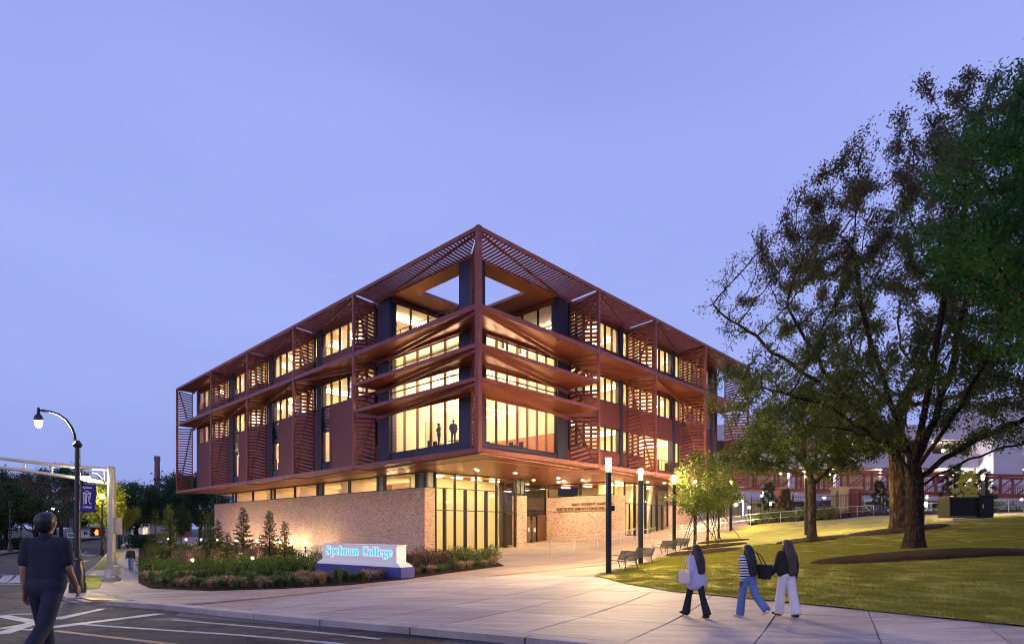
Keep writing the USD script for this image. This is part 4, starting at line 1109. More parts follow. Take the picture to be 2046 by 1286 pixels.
# the second big trunk behind it
b1 = at3(1795, 1058)
rr = np.random.default_rng(12)
att = blob(rr, 1100, (3.0, 1.5, 11.5), (6.4, 7, 5.6), 0.3); att = att[att[:, 2] > 7]
tree('oak_tree', 'thick pale lit oak trunk standing just behind the large spreading oak', 'tree', b1, att, [(-0.02 * z, 0, z) for z in np.arange(0, 6.2, 0.5)], 0.5, 5.0, 0.9, 0.42, 0.014, 22000, 0.18, lf_oak, bark_pale, 22, spread=0.5, flare=1.3)
# near tree whose branches hang in from the right
b2 = np.array([19.5, 15.5, float(hz(19.5, 15.5))])
rr = np.random.default_rng(13)
att = np.vstack([blob(rr, 1200, (-2.4, 0.5, 10.4), (5.6, 4.5, 4.2), 0.25), blob(rr, 350, (-2.2, 0.0, 7.0), (4.4, 3.0, 1.5), 0.2)])
tree('leaning_tree', 'bright green tree hanging in from the right edge of the picture', 'tree', b2, att, [(0, 0, z) for z in np.arange(0, 4.5, 0.4)], 0.36, 4.0, 0.6, 0.4, 0.010, 105000, 0.125, lf_green, bark_dark, 23, spread=0.5, droop=0.55, aspect=0.36)
# the small tree in the middle of the lawn
b3 = at3(1622, 1076)
rr = np.random.default_rng(14)
s3 = b3[1] / 36.0
att = np.vstack([blob(rr, 900, (0.2, 0, 6.6), (4.8, 4.2, 2.9), 0.2), blob(rr, 250, (-3.2, 0, 5.2), (2.6, 2.5, 1.3), 0.2)]) * s3
tree('lawn_tree', 'smaller tree with low dark green crown between the black lamp post and the oak', 'tree', b3, att, [(0, 0, z) for z in np.arange(0, 3.3 * s3, 0.3)], 0.32, 3.5, 0.5, 0.25 * s3, 0.009, 30000, 0.16, lf_oak, bark, 24, spread=0.38, flare=1.3, droop=.5)

# young staked trees by the benches
def young(px, py, h, seed, label):
    b = at3(px, py); r = np.random.default_rng(seed)
    att = np.vstack([blob(r, 420, (0, 0, h * .62), (h * .23, h * .23, h * .34), 0.05), blob(r, 160, (0, 0, h * .50), (h * .34, h * .34, h * .10), 0.2)])
    t = tree('young_tree', label, 'tree', b, att, [(0, 0, z) for z in np.arange(0, h * .38, 0.25)], 0.20, 2.5, 0.26, 0.085, 0.006, 5000, 0.15, lf_young, bark_pale, seed, spread=0.28, group='young staked trees by the path', flare=1.2)
    for k in range(3):
        a = k * 2.1 + seed
        e = np.array([math.cos(a) * 1.6, math.sin(a) * 1.6, 0.0]); e[2] = float(hz(b[0] + e[0], b[1] + e[1])) - b[2]
        MB().tube([(0.05 * math.cos(a), 0.05 * math.sin(a), h * .36), e], 0.022, 5).build('guy_strap', bark_dark, t)
    return t
young(1388, 1093, 6.8, 31, 'young staked tree nearest the benches, its low leaves lit yellow green')
young(1414, 1087.5, 7.6, 32, 'middle one of three young staked trees, the tallest of them')
young(1436, 1077, 6.6, 33, 'rearmost of three young staked trees, beside the farther lamp post')

# cypress saplings of the rain garden
def conifer_mesh(r, h, w, nl, leaf=0.09):
    tr = MB(); tr.tube([(0, 0, 0), (0, 0, h * .5), (0.01, 0, h)], [0.035 * h / 3.5 + .01, 0.022 * h / 3.5 + .006, 0.004], 6)
    pos, dirs = [], []
    nb = int(h * 20)
    for k in range(nb):
        z = h * (0.16 + 0.82 * (k / nb)); a = k * 2.4 + r.normal(0, .3)
        ln = w * (1 - (z / h - .14) / .9) ** 0.9 * r.uniform(.6, 1.1) + 0.04
        d = np.array([math.cos(a), math.sin(a), r.uniform(0.05, .45)])
        p0 = np.array([0, 0, z]); p1 = p0 + d * ln; p1m = (p0 + p1) / 2 + [0, 0, .04]
        tr.tube([p0, p1m, p1 - [0, 0, .05 * ln]], [0.008, .006, .003], 4, False)
        m = max(3, int(nl * ln / w))
        t = r.random(m) ** .7
        q = p0 + (p1 - p0) * t[:, None] + r.normal(0, .025, (m, 3))
        pos.append(q); dd = np.tile(d, (m, 1)) + r.normal(0, .6, (m, 3)); dirs.append(dd)
    pos = np.vstack(pos); dirs = np.vstack(dirs); dirs /= np.linalg.norm(dirs, axis=1, keepdims=True)
    return tr, pos, dirs
con_proto = None
protos = []
for k, (h, w, nl, mt) in enumerate(((3.8, 0.95, 80, lf_con), (3.2, 0.75, 60, lf_con), (3.6, 0.8, 24, lf_con))):
    cl = stage.CreateClassPrim(f'/World/cypress_sapling_kind_{"abc"[k]}')
    r = np.random.default_rng(40 + k)
    tr, pos, dirs = conifer_mesh(r, h, w, nl)
    tr.build('trunk', bark_dark, cl); v, q = leaf_cards(pos, 0.12, r, 0.1, 0.36, dirs=dirs); MB().add(v, q).build('crown', mt, cl)
    protos.append((cl, h))
def place_proto(name, cl, loc, rot, sc, label, cat, group=None):
    x = xform(name, None, loc, rot, sc); x.GetReferences().AddInternalReference(cl.GetPath()); x.SetInstanceable(True)
    return tag(x, label, cat, group)
con = [(486, 1113, 1012, 0, 'slim feathery cypress sapling in front of the middle of the brick wall'), (538, 1115, 1018, 0, 'fullest feathery cypress sapling in front of the brick wall'), (569, 1133, 1040, 1, 'thin cypress sapling just left of the garden steps'),
       (436, 1108, 1036, 1, 'cypress sapling before the far left end of the brick wall'), (455, 1143, 1062, 1, 'small cypress sapling behind the low front wall of the garden'), (420, 1116, 1020, 1, 'cypress sapling left of the brick wall end'),
       (340, 1141, 1018, 2, 'half bare brownish sapling at the left of the rain garden'), (338, 1100, 1005, 0, 'green cypress sapling at the far left of the rain garden'), (408, 1104, 1012, 2, 'bare reddish sapling in front of the dark trees'), (310, 1096, 1012, 2, 'thin bare sapling at the far corner of the garden'), (481, 1140, 1095, 2, 'tiny bare sapling at the garden front wall')]
for n, (px, py, pt, k, lb) in enumerate(con):
    b = at3(px, py); H = (py - pt) * b[1] / F_
    cl, h0 = protos[k]
    place_proto('cypress_sapling', cl, b, n * 77.0, H / h0, lb, 'tree', 'saplings in the rain garden')

# shrubs, feather grass, reeds
def shrub_proto(name, seed, n, mt, rad=(0.55, .55, .42), leaf=0.075):
    cl = stage.CreateClassPrim(f'/World/{name}'); r = np.random.default_rng(seed)
    m = MB()
    for k in range(14):
        a = r.uniform(0, 6.28); e = np.array([math.cos(a) * rad[0] * r.uniform(.3, .9), math.sin(a) * rad[1] * r.uniform(.3, .9), rad[2] * r.uniform(1.0, 1.9)])
        m.tube([(0, 0, 0), e * [.4, .4, .6], e], [.012, .008, .004], 4, False)
    m.build('stem', bark_dark, cl)
    p = blob(r, n, (0, 0, rad[2] * .95), rad, .5); p[:, 2] = np.abs(p[:, 2])
    p += (meshkit.noise(p * 4 + seed)[:, None] - .5) * .25
    v, q = leaf_cards(p, leaf, r, -0.3, .5); MB().add(v, q).build('foliage', mt, cl)
    return cl
def tuft_proto(name, seed, n, mt, h=0.42, w=0.36, wid=0.012):
    cl = stage.CreateClassPrim(f'/World/{name}'); r = np.random.default_rng(seed)
    vs, fs = [], []; c = 0
    for k in range(n):
        a = r.uniform(0, 6.28); ln = r.uniform(.6, 1.1); out = r.uniform(.1, 1) * w
        d = np.array([math.cos(a), math.sin(a), 0]); s = np.array([-d[1], d[0], 0]) * wid
        base = d * r.uniform(0, .07)
        p1 = base + d * out * .35 + [0, 0, h * ln * .75]; p2 = base + d * out + [0, 0, h * ln * (.95 - .5 * out / w)]
        vs += [base - s, base + s, p1 + s * .8, p1 - s * .8, p2]; fs += [[c, c + 1, c + 2], [c, c + 2, c + 3], [c + 3, c + 2, c + 4]]; c += 5
    MB().add(vs, fs).build('blades', mt, cl)
    return cl
sh_a = [shrub_proto('garden_shrub_kind_a', 51, 620, lf_shrub), shrub_proto('garden_shrub_kind_b', 52, 560, lf_shrub, (.6, .5, .38))]
sh_r = [shrub_proto('reddish_shrub_kind_a', 53, 520, lf_shrub2), shrub_proto('reddish_shrub_kind_b', 54, 480, lf_shrub2, (.6, .55, .35))]
tf_t = [tuft_proto('feather_grass_kind_a', 55, 170, lf_tuft_tan), tuft_proto('feather_grass_kind_b', 56, 150, lf_tuft_tan, .36, .4)]
tf_g = [tuft_proto('feather_grass_kind_c', 57, 150, lf_tuft_green, .34, .34), tuft_proto('feather_grass_kind_d', 58, 130, lf_tuft_green, .5, .26)]
rd_p = [tuft_proto('dry_reed_kind_a', 59, 90, lf_reed, 0.95, .28, .010), tuft_proto('dry_reed_kind_b', 60, 80, lf_tuft_tan, 0.8, .3, .010)]
r = np.random.default_rng(61)
def along(pts, n):
    ln = LineString(pts); return [np.array(ln.interpolate(t, normalized=True).coords[0]) for t in np.linspace(0, 1, n)]
def plant(protos_, name, px, py, sc, label, group):
    b = at3(px, py)
    place_proto(name, protos_[r.integers(len(protos_))], b, r.uniform(0, 360), sc * r.uniform(.82, 1.2), label, 'plant' if 'grass' in name or 'reed' in name else 'shrub', group)
front = [(288, 1160), (305, 1170), (360, 1174), (430, 1176), (520, 1175), (600, 1171), (700, 1164), (790, 1154), (850, 1147), (920, 1138), (985, 1130)]
for k, p in enumerate(along(front, 46)):
    tan = r.random() < .5
    plant(tf_t if tan else tf_g, 'feather_grass', p[0] + r.normal(0, 2), p[1] - r.uniform(1, 3.5), 1.25, 'tan feather grass tuft along the front edge of the planting bed' if tan else 'green grass tuft along the front edge of the planting bed', 'tan feather grass along the bed edge' if tan else 'green grass tufts along the bed edge')
row2 = [(292, 1152), (340, 1163), (420, 1167), (520, 1166), (600, 1162), (640, 1158)]
for p in along(row2, 22):
    tan = r.random() < .4
    plant(tf_t if tan else tf_g, 'feather_grass', p[0] + r.normal(0, 3), p[1] + r.normal(0, 1.5), 1.25, 'tan feather grass tuft along the front edge of the planting bed' if tan else 'green grass tuft along the front edge of the planting bed', 'tan feather grass along the bed edge' if tan else 'green grass tufts along the bed edge')
for p in along([(295, 1146), (350, 1156), (430, 1158), (520, 1156), (625, 1148)], 24):
    plant(sh_a, 'garden_shrub', p[0] + r.normal(0, 3), p[1] + r.normal(0, 2.0), 1.15, 'leafy green shrub in the front hedge of the planting bed', 'front hedge shrubs left of the sign')
for p in along([(288, 1132), (330, 1150), (420, 1154), (520, 1152), (620, 1143)], 20):
    plant(sh_a, 'garden_shrub', p[0] + r.normal(0, 3), p[1] + r.normal(0, 2.0), 1.15, 'leafy green shrub in the front hedge of the planting bed', 'front hedge shrubs left of the sign')
for p in along([(820, 1134), (870, 1130), (930, 1126), (985, 1122)], 11) + along([(825, 1124), (880, 1120), (940, 1117), (985, 1117)], 11):
    red = p[0] < 905 and r.random() < .75
    plant(sh_r if red else sh_a, 'garden_shrub', p[0] + r.normal(0, 3), p[1] + r.normal(0, 1.5), 1.05, 'reddish brown shrub just right of the white sign' if red else 'leafy green shrub between the white sign and the plaza', 'reddish shrubs right of the sign' if red else 'green shrubs right of the sign')
for k in range(46):
    px = r.uniform(345, 520); py = r.uniform(1118, 1139)
    plant(rd_p, 'dry_reed', px, py, 1.45, 'clump of dry tan reeds behind the low garden wall', 'dry reeds in the rain garden')
for k in range(30):
    px = r.uniform(500, 640); py = r.uniform(1112, 1136)
    plant(rd_p if r.random() < .5 else tf_g, 'dry_reed', px, py, 1.0, 'clump of mixed grass on the slope below the cypress saplings', 'grass clumps on the garden slope')
for k in range(34):
    px = r.uniform(292, 600); py = 1099 + (px > 420) * 3 + r.uniform(0, 20 if px < 345 or px > 500 else 10) - 4 * (px < 330)
    plant(sh_a if r.random() < .75 else sh_r, 'garden_shrub', px, py, 1.15, 'low shrub on the slope of the rain garden', 'low shrubs of the rain garden')
# shrubs of the far bed along the ramp
for k in range(85):
    px = r.uniform(1495, 2046); t = (px - 1495) / 550
    py = 1048 - 22 * t - r.uniform(0, 9)
    if Point(*g(px, py)).within(far_bed):
        rd = 1640 < px < 1780 and r.random() < .6
        plant(sh_r if rd else sh_a, 'bank_shrub', px, py, 1.35, 'reddish shrub on the bank left of the big pale trunk' if rd else 'leafy shrub on the bank below the ramp handrail', 'reddish shrubs on the bank' if rd else 'green shrubs on the bank below the ramp')

# mown grass blades on the near lawn
r = np.random.default_rng(70)
gi = UsdGeom.PointInstancer.Define(stage, '/World/lawn_grass')
vs, fs = [], []; c = 0
for k in range(150):
    b = np.array([*r.uniform(-.28, .28, 2), 0]); a = r.uniform(0, 6.28); ln = r.uniform(.025, .065)
    s = np.array([math.cos(a), math.sin(a), 0]) * .004; tip = b + [r.normal(0, .015), r.normal(0, .015), ln]
    vs += [b - s, b + s, tip]; fs.append([c, c + 1, c + 2]); c += 3
MB().add(vs, fs).build('blade_patch', lf_grass, gi.GetPrim())
near = lawn.difference(mul_all).difference(lawn_path).intersection(Polygon([(2, 10), (30, 9), (34, 34), (6, 34)]))
x0, y0, x1, y1 = near.bounds
q = r.uniform((x0, y0), (x1, y1), (14000, 2)); q = q[contains_xy(near, q[:, 0], q[:, 1])]
q = q[(q[:, 0] < q[:, 1] * .95 + 1)]
pz = np.c_[q, hz(q[:, 0], q[:, 1]) + .028].astype(np.float32)
gi.CreatePrototypesRel().SetTargets([Sdf.Path('/World/lawn_grass/blade_patch')])
gi.CreateProtoIndicesAttr([0] * len(pz)); gi.CreatePositionsAttr([Gf.Vec3f(*map(float, p)) for p in pz])
an = r.uniform(0, 6.28, len(pz)); gi.CreateOrientationsAttr([Gf.Quath(float(math.cos(a / 2)), 0, 0, float(math.sin(a / 2))) for a in an])
tag(gi, kind='stuff')
print('grass patches', len(pz))

# trees of the background, three kinds used again and again
def tree_proto(name, seed, h, w, leaf_m, bark_m, n, leaf, bare=False, low=.25, tn=500):
    cl = stage.CreateClassPrim(f'/World/{name}'); r = np.random.default_rng(seed)
    att = np.vstack([blob(r, tn, (0, 0, h * (.5 + low / 2)), (w / 2, w / 2, h * (.5 - low / 2)), .25)] + [blob(r, tn // 6, (r.normal(0, w * .28), r.normal(0, w * .28), h * r.uniform(low + .1, .9)), (w * .22, w * .22, h * .13), .2) for _ in range(5)])
    N, par = grow(att, [(0, 0, z) for z in np.arange(0, h * low, h * .05)], h * .05, h * .6, h * .07, 80, seed)
    V, Fq, rad = skeleton_mesh(N, par, h * .026, h * .0011, 1.4)
    MB().add(V, Fq).build('trunk', bark_m, cl, True)
    tips = np.where(rad < h * .0011 * 4)[0]; wgt = .15 + np.clip(meshkit.noise(N[tips] * (5 / h) + seed) - .2, 0, 1)
    tp = r.choice(tips, n, p=wgt / wgt.sum())
    v, q = leaf_cards(N[tp] + r.normal(0, h * .035, (n, 3)), leaf, r, .2, .6); MB().add(v, q).build('crown', leaf_m, cl)
    return cl, h
tk_dark = [tree_proto('dark_tree_kind_a', 81, 12, 11, lf_dark, bark_dark, 15000, .34), tree_proto('dark_tree_kind_b', 82, 12, 9, lf_dark, bark_dark, 13000, .34)]
tk_mid = [tree_proto('green_tree_kind_a', 83, 12, 9, lf_mid, bark_dark, 12000, .34)]
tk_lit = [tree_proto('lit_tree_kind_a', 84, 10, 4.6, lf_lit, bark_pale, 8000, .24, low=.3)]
tk_bud = [tree_proto('budding_tree_kind_a', 85, 12, 11, lf_bud, bark_dark, 9000, .13, low=.18, tn=1100)]
def bg(kind, px, Y, ztop, wpx, rot, label, group=None, sink=0.0):
    cl, h = kind
    X = (px - CX_) * Y / F_; z0 = float(hz(X, Y)) - sink
    H = EYE + (HY_ - ztop) * Y / F_ - z0
    w0 = {'/World/dark_tree_kind_a': 11, '/World/dark_tree_kind_b': 9, '/World/green_tree_kind_a': 9, '/World/lit_tree_kind_a': 4.6, '/World/budding_tree_kind_a': 11}[str(cl.GetPath())]
    ww = wpx * Y / F_ / w0
    return place_proto(str(cl.GetName()).split('_kind')[0], cl, (X, Y, z0), rot, (ww, ww, H / h), label, 'tree', group)
bg(tk_dark[0], 272, 92, 962, 120, 20, 'rounded dark green tree left of the brick chimney', 'dark trees beyond the garden')
bg(tk_dark[1], 345, 104, 948, 110, 140, 'dark green tree right of the brick chimney', 'dark trees beyond the garden')
bg(tk_dark[0], 400, 98, 940, 130, 250, 'dark tree behind the far corner of the building')
bg(tk_dark[1], 320, 125, 985, 90, 60, 'small dark tree below the chimney between two larger ones')
bg(tk_bud[0], 72, 95, 938, 150, 10, 'bare reddish budding tree across the side street', None)
bg(tk_dark[0], 122, 130, 932, 130, 200, 'broad dark green tree behind the reddish budding tree')
bg(tk_mid[0], 12, 80, 968, 120, 90, 'green tree at the left edge across the side street')
bg(tk_dark[1], 0, 120, 938, 100, 130, 'dark tree at the left edge behind the green one')
bg(tk_mid[0], 150, 150, 1000, 70, 40, 'distant green tree where the side street ends')
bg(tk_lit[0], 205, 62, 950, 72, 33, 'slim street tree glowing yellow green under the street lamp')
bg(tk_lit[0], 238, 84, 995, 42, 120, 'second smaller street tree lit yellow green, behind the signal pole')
bg(tk_mid[0], 362, 84, 1012, 36, 77, 'small bright green tree lit from below among the dark trees')
rr = np.random.default_rng(90)
for k in range(46):                                   # the far wooded skyline, tree by tree
    a = -1.0 + 2.0 * k / 45
    Y = rr.uniform(210, 300); X = Y * a * 1.05 + rr.normal(0, 6)
    if -0.6 < X / Y < 0.42 and rr.random() < .4: pass
    cl, h = tk_dark[k % 2]
    s = rr.uniform(.9, 1.3)
    place_proto('far_tree', cl, (X, Y, float(hz(X, Y))), rr.uniform(0, 360), (s * 1.5, s * 1.5, s), 'dark tree of the distant tree line behind everything', 'tree', 'trees of the distant tree line')
# ---------------------------------------------------------------- street furniture
def wp(px, py, Y):
    return unproj(px, py, Y)
def zat(py, Y):
    return EYE + (HY_ - py) * Y / F_

# the college's monument sign
sl, sr = gpt(631, 1151), gpt(803, 1156)
sdir = (sr - sl)[:2]; SWD = float(np.linalg.norm(sdir)); sdir /= SWD
sc_ = (sl + sr) / 2
SG = thing('monument_sign', 'white stone sign on a blue plinth with glowing blue lettering', 'sign', (*sc_[:2], min(sl[2], sr[2])), math.degrees(math.atan2(sdir[1], sdir[0])))
blue_m = mat('blue_plinth_paint', (0.035, 0.04, 0.23), 0.5, var=0.08, scale=2)
sh_ = zat(1087, sc_[1]) - min(sl[2], sr[2])
hb = sh_ * 0.41
def sbx(w, d, z0, z1, name, m_):
    b_ = manifold3d.Manifold.cube((w, d, z1 - z0), True).translate((0, d / 2 * 0 + 0.35, (z0 + z1) / 2))
    return MB().tm(b_).build(name, m_, SG)
sbx(SWD, 0.78, -0.3, hb, 'plinth', blue_m)
zz = hb
for k, (w_, d_, hh) in enumerate(((.965, .72, .05), (.945, .68, .05), (.915, .64, .045), (.885, .60, .035))):
    sbx(SWD * w_, d_, zz + .001, zz + hh, 'moulding', white_paint); zz += hh
sbx(SWD * .86, 0.55, zz + .001, sh_ - .03, 'block', white_paint)
sbx(SWD * .875, 0.58, sh_ - .029, sh_ + .01, 'cap', white_paint)
E_blue = emitter('blue_letter_light', (0.05, 0.42, 1.0), 1.5)
E_halo = emitter('white_letter_edge', (0.86, 0.88, 1.0), 1.0)
def font_text(text, height, depth, stroke=0):
    """Serif lettering from the renderer's own maths font (bold serif alphabet); plain lettering if it is not there."""
    from PIL import Image, ImageDraw, ImageFont
    try:
        f = ImageFont.truetype(glob.glob('/opt/blender-*/*/datafiles/fonts/NotoSansMath-Regular.woff2')[0], 120)
        s = ''.join(chr(0x1D400 + ord(c) - 65) if c.isupper() else chr(0x1D41A + ord(c) - 97) if c.islower() else c for c in text)
        out = []; x = 0.0; sc = height / 82.0
        for ch, c0 in zip(s, text):
            adv = f.getlength(ch) * (0.97 if c0 != ' ' else 1.3)
            if c0 != ' ':
                im = Image.new('L', (260, 240)); ImageDraw.Draw(im).text((60, 150), ch, 255, f, anchor='ls', stroke_width=stroke)
                on = np.pad((np.asarray(im) > 127), ((0, 0), (1, 1))).astype(np.int8)
                rows, st = np.nonzero(np.diff(on, axis=1) == 1); en = np.nonzero(np.diff(on, axis=1) == -1)[1]
                shp = union_all(vbox(st, -rows - 1, en, -rows)).buffer(0.8).buffer(-0.8).simplify(0.6)
                shp = affinity.affine_transform(shp, [sc, 0, 0, sc, (x - 60) * sc, 150 * sc])
                m_ = trimesh.util.concatenate([trimesh.creation.extrude_polygon(p_, depth) for p_ in (shp.geoms if hasattr(shp, 'geoms') else [shp])])
                out.append(m_)
            x += adv
        return out, x * sc
    except Exception as ex:
        m_ = meshkit.text_mesh(text, height, depth, bold=True); return [m_], float(m_.bounds[1, 0])
lh = sh_ * 0.185
for stroke, m_, nm, dep, off in ((7, E_halo, 'letter_outline', 0.012, 0.018), (0, E_blue, 'letter', 0.02, 0.040)):
    ms, wid = font_text('Spelman College', lh, dep, stroke)
    k_ = SWD * .77 / wid
    for q in ms:
        q = q.copy(); q.apply_scale([k_, 1.25, 1]); q.apply_translation((-SWD * .385, 0, 0))
        q.apply_transform(trimesh.transformations.rotation_matrix(math.pi / 2, (1, 0, 0)))
        q.apply_translation((0, 0.35 - .275 - off + dep, zz + (sh_ - zz) * .36))
        MB().add(q.vertices, q.faces).build(nm, m_, SG)

# name on the brick wall of the building, and its number
def wall_text(txt, h, s0, d, z, axis_dir, name, m_, width=None, bold=True):
    q = meshkit.text_mesh(txt, h, 0.04, bold)
    w_ = q.bounds[1, 0] - q.bounds[0, 0]
    if width: q.apply_scale([width / w_, 1, 1])
    q.apply_transform(trimesh.transformations.rotation_matrix(math.pi / 2, (1, 0, 0)))
    q.apply_transform(trimesh.transformations.rotation_matrix(-math.pi / 2, (0, 0, 1)))   # reads towards -y on the wall facing -x
    q.apply_translation((d - .045, s0, z))
    MB().add(q.vertices, q.faces).build(name, m_, B)
def wall_y(px, x):
    r = (px - CX_) / F_; p = CC + x * dR
    return (r * p[1] - p[0]) / (dL[0] - r * dL[1])
y0_, y1_ = wall_y(1112, XW), wall_y(1226, XW)
Yt = bw(XW, y0_)[1]
zt = (HY_ - 1019.5) * Yt / F_
ya_ = wall_y(1143, XW)
wall_text('CENTER FOR INNOVATION & THE ARTS', 0.27, y0_, XW, zt, 0, 'wall_lettering', brass, width=y0_ - y1_)
wall_text('MARY SCHMIDT CAMPBELL', 0.27, ya_, XW, zt + .46, 0, 'wall_lettering', brass, width=(ya_ - y1_))
MB().box((XW - .10, wall_y(1222, XW), zt - .14), (XW, wall_y(1105, XW), zt - .10)).build('lettering_rail', brass, B)
wall_text('26', 0.42, wall_y(831, 4.65), 4.65, (HY_ - 993) * bw(4.65, 14)[1] / F_, 0, 'house_number', steel)

# cobra arm street lamp
p0 = gpt(155, 1183); YL = p0[1]
SL = thing('street_lamp', 'tall black street lamp with curved arm, glowing globe and fluted base by the crossing', 'street lamp', p0)
sc = YL / F_
zt = zat(885, YL) - p0[2]
black_gloss = mat('black_gloss_paint', (0.018, 0.016, 0.017), 0.3, 0.2, var=0.2)
MB().lathe([(0, 0), (.26, 0), (.26, .30), (.235, .34), (.22, .80), (.18, .95), (.15, 1.15), (.16, 1.2), (.11, 1.25), (.085, 1.3)], 12).build('base', black_gloss, SL, 35)
MB().lathe([(.098, 1.24), (.09, zt * .75), (.082, zt - .15)], 14).build('pole', black_gloss, SL, 40)
MB().lathe([(.082, zt - .16), (.13, zt - .12), (.15, zt - .06), (.12, zt), (.07, zt + .08), (.05, zt + .1)], 14).build('collar', black_gloss, SL, 40)
arm = [(-(151 - px) * sc - (155 - 151) * sc, 0, zat(py, YL) - p0[2]) for px, py in ((151, 885), (149, 868), (143, 853), (132, 838), (118, 828), (100, 822), (84, 819.5), (77, 819.5))]
MB().tube(arm, .045, 8).build('arm', black_gloss, SL, 50)
lx, lz = arm[-1][0], arm[-1][2]
MB().lathe([(0, lz + .12), (.03, lz + .10), (.05, lz + .03), (.05, lz - .12), (.12, lz - .2), (.15, lz - .32), (.15, lz - .36)], 14, (lx, 0, 0)).build('lamp_housing', black_gloss, SL, 40)
MB().lathe([(.11, lz - .33), (.125, lz - .40), (.125, lz - .50), (.09, lz - .58), (.05, lz - .62), (0, lz - .63)], 14, (lx, 0, 0)).build('globe', E_street, SL, True)
# banner on the lamp
bn = thing('banner', 'navy banner with a white building emblem hanging from the street lamp pole', 'banner', (p0[0], p0[1] - .02, p0[2]))
navy_cloth = mat('navy_cloth', (0.035, 0.028, 0.20), 0.85, var=0.1, scale=3)
bx0, bx1, bz0, bz1 = (162 - 155) * sc, (192 - 155) * sc, zat(1022, YL) - p0[2], zat(968, YL) - p0[2]
n = 9; gxx = np.linspace(bx0, bx1, n); gzz = np.linspace(bz0, bz1, n)
vv = np.array([[x - (.035 if z < bz1 * .9 and x > bx1 - .1 else 0) * (1 - (z - bz0) / (bz1 - bz0)), .03 * math.sin((x - bx0) * 14 + z * 2), z - .02 * math.sin(6 * (x - bx0)) * (z < bz0 + .1)] for z in gzz for x in gxx])
qf = [[j * n + i, j * n + i + 1, (j + 1) * n + i + 1, (j + 1) * n + i] for j in range(n - 1) for i in range(n - 1)]
back = vv + [0, .008, 0]
MB().add(np.vstack([vv, back]), qf + [[b + n * n for b in q[::-1]] for q in qf]).build('cloth', navy_cloth, bn, True)
for z in (bz0 + .02, bz1):
    MB().tube([(.05, 0.01, z), (bx1 - .03, 0.01, z)], .014, 6).build('banner_arm', black_gloss, bn)
bwid, bh = bx1 - bx0, bz1 - bz0
def bpt(u, v): return np.array([bx0 + bwid * u, -.045, bz0 + bh * v])
em = MB()
for line in (((.2, .68), (.48, .78), (.76, .68), (.2, .68)), ((.24, .66), (.74, .66)), ((.27, .64), (.27, .3), (.36, .3), (.36, .6), (.46, .62), (.46, .3)), ((.42, .3), (.42, .56), (.52, .60), (.62, .54), (.60, .44), (.66, .30), (.78, .30)), ((.70, .66), (.68, .50), (.62, .46))):
    for a, b in zip(line[:-1], line[1:]):
        em.bar(bpt(*a), bpt(*b), .022, .006, up=(0, 1, 0))
em.build('emblem', white_paint, bn)
for txt, v, hh in (('Spelman', .86, .075), ('College', .14, .085)):
    ms, wid = font_text(txt, hh, .004)
    k_ = bwid * .62 / wid
    for q in ms:
        q = q.copy(); q.apply_scale([k_, 1, 1]); q.apply_transform(trimesh.transformations.rotation_matrix(math.pi / 2, (1, 0, 0)))
        q.apply_translation(bpt(.2, v)); MB().add(q.vertices, q.faces).build('letter', white_paint, bn)

# traffic signal mast
p0 = gpt(222, 1160); YM = p0[1]; sc = YM / F_
MS = thing('signal_mast', 'grey steel signal mast with two long arms reaching left over the street', 'signal mast', p0)
zt = zat(938, YM) - p0[2]
cream_steel = mat('pale_painted_steel', (0.42, 0.38, 0.33), 0.45, 0.3, var=0.06, scale=3)
MB().lathe([(0, 0), (.40, 0), (.40, .10), (.30, .16), (.24, .5), (.20, .55), (.165, .6)], 14).build('base', galv, MS, 35)
MB().lathe([(.165, .58), (.15, zt * .6), (.14, zt)], 14).build('pole', galv, MS, 40)
MB().lathe([(.16, zt - .02), (.17, zt + .1), (.1, zt + .16), (0, zt + .17)], 12).build('cap', galv, MS, 40)
armdir = np.array([-1.0, -0.10, 0])
def mp(px, py):                                    # a point of the arm above a picture column
    # along the arm from the pole: solve depth
    t = 0
    for _ in range(30):
        X = p0[0] + armdir[0] * t; Y = YM + armdir[1] * t
        t += ((X / Y) - (px - CX_) / F_) * Y * .9
    Y = YM + armdir[1] * t
    return np.array([armdir[0] * t, armdir[1] * t, zat(py, Y) - p0[2]])
up = [mp(217, 937), mp(160, 932.5), mp(100, 927), mp(50, 921), mp(0, 915), mp(-60, 908)]
lo = [mp(217, 966), mp(160, 955.5), mp(100, 947), mp(50, 939.5), mp(0, 934), mp(-60, 927)]
MB().tube(up, np.linspace(.095, .07, 6), 10).build('arm', cream_steel, MS, 50); MB().tube(lo, np.linspace(.10, .075, 6), 10).build('arm', cream_steel, MS, 50)
for px, a, b in ((50, 922, 939), (104, 928, 947), (159, 933, 955), (210, 938, 964)):
    MB().tube([mp(px, a), mp(px, b)], .045, 8).build('strut', cream_steel, MS, 50)
la = [np.array([(px - 222) * sc, -.25, zat(py, YM) - p0[2]]) for px, py in ((217, 966), (212, 955), (204, 947), (193, 944), (182, 944))]
MB().tube(la, .03, 6).build('lamp_arm', black_gloss, MS, 50)
c = la[-1] - [0.05, 0, .18]
MB().lathe([(.0, .15), (.10, .13), (.16, .02), (.16, 0)], 12, c).build('lamp_housing', black_gloss, MS, 40)
MB().lathe([(.15, .0), (.15, -.10), (.1, -.17), (0, -.2)], 12, c).build('lamp_globe', E_street, MS, True)
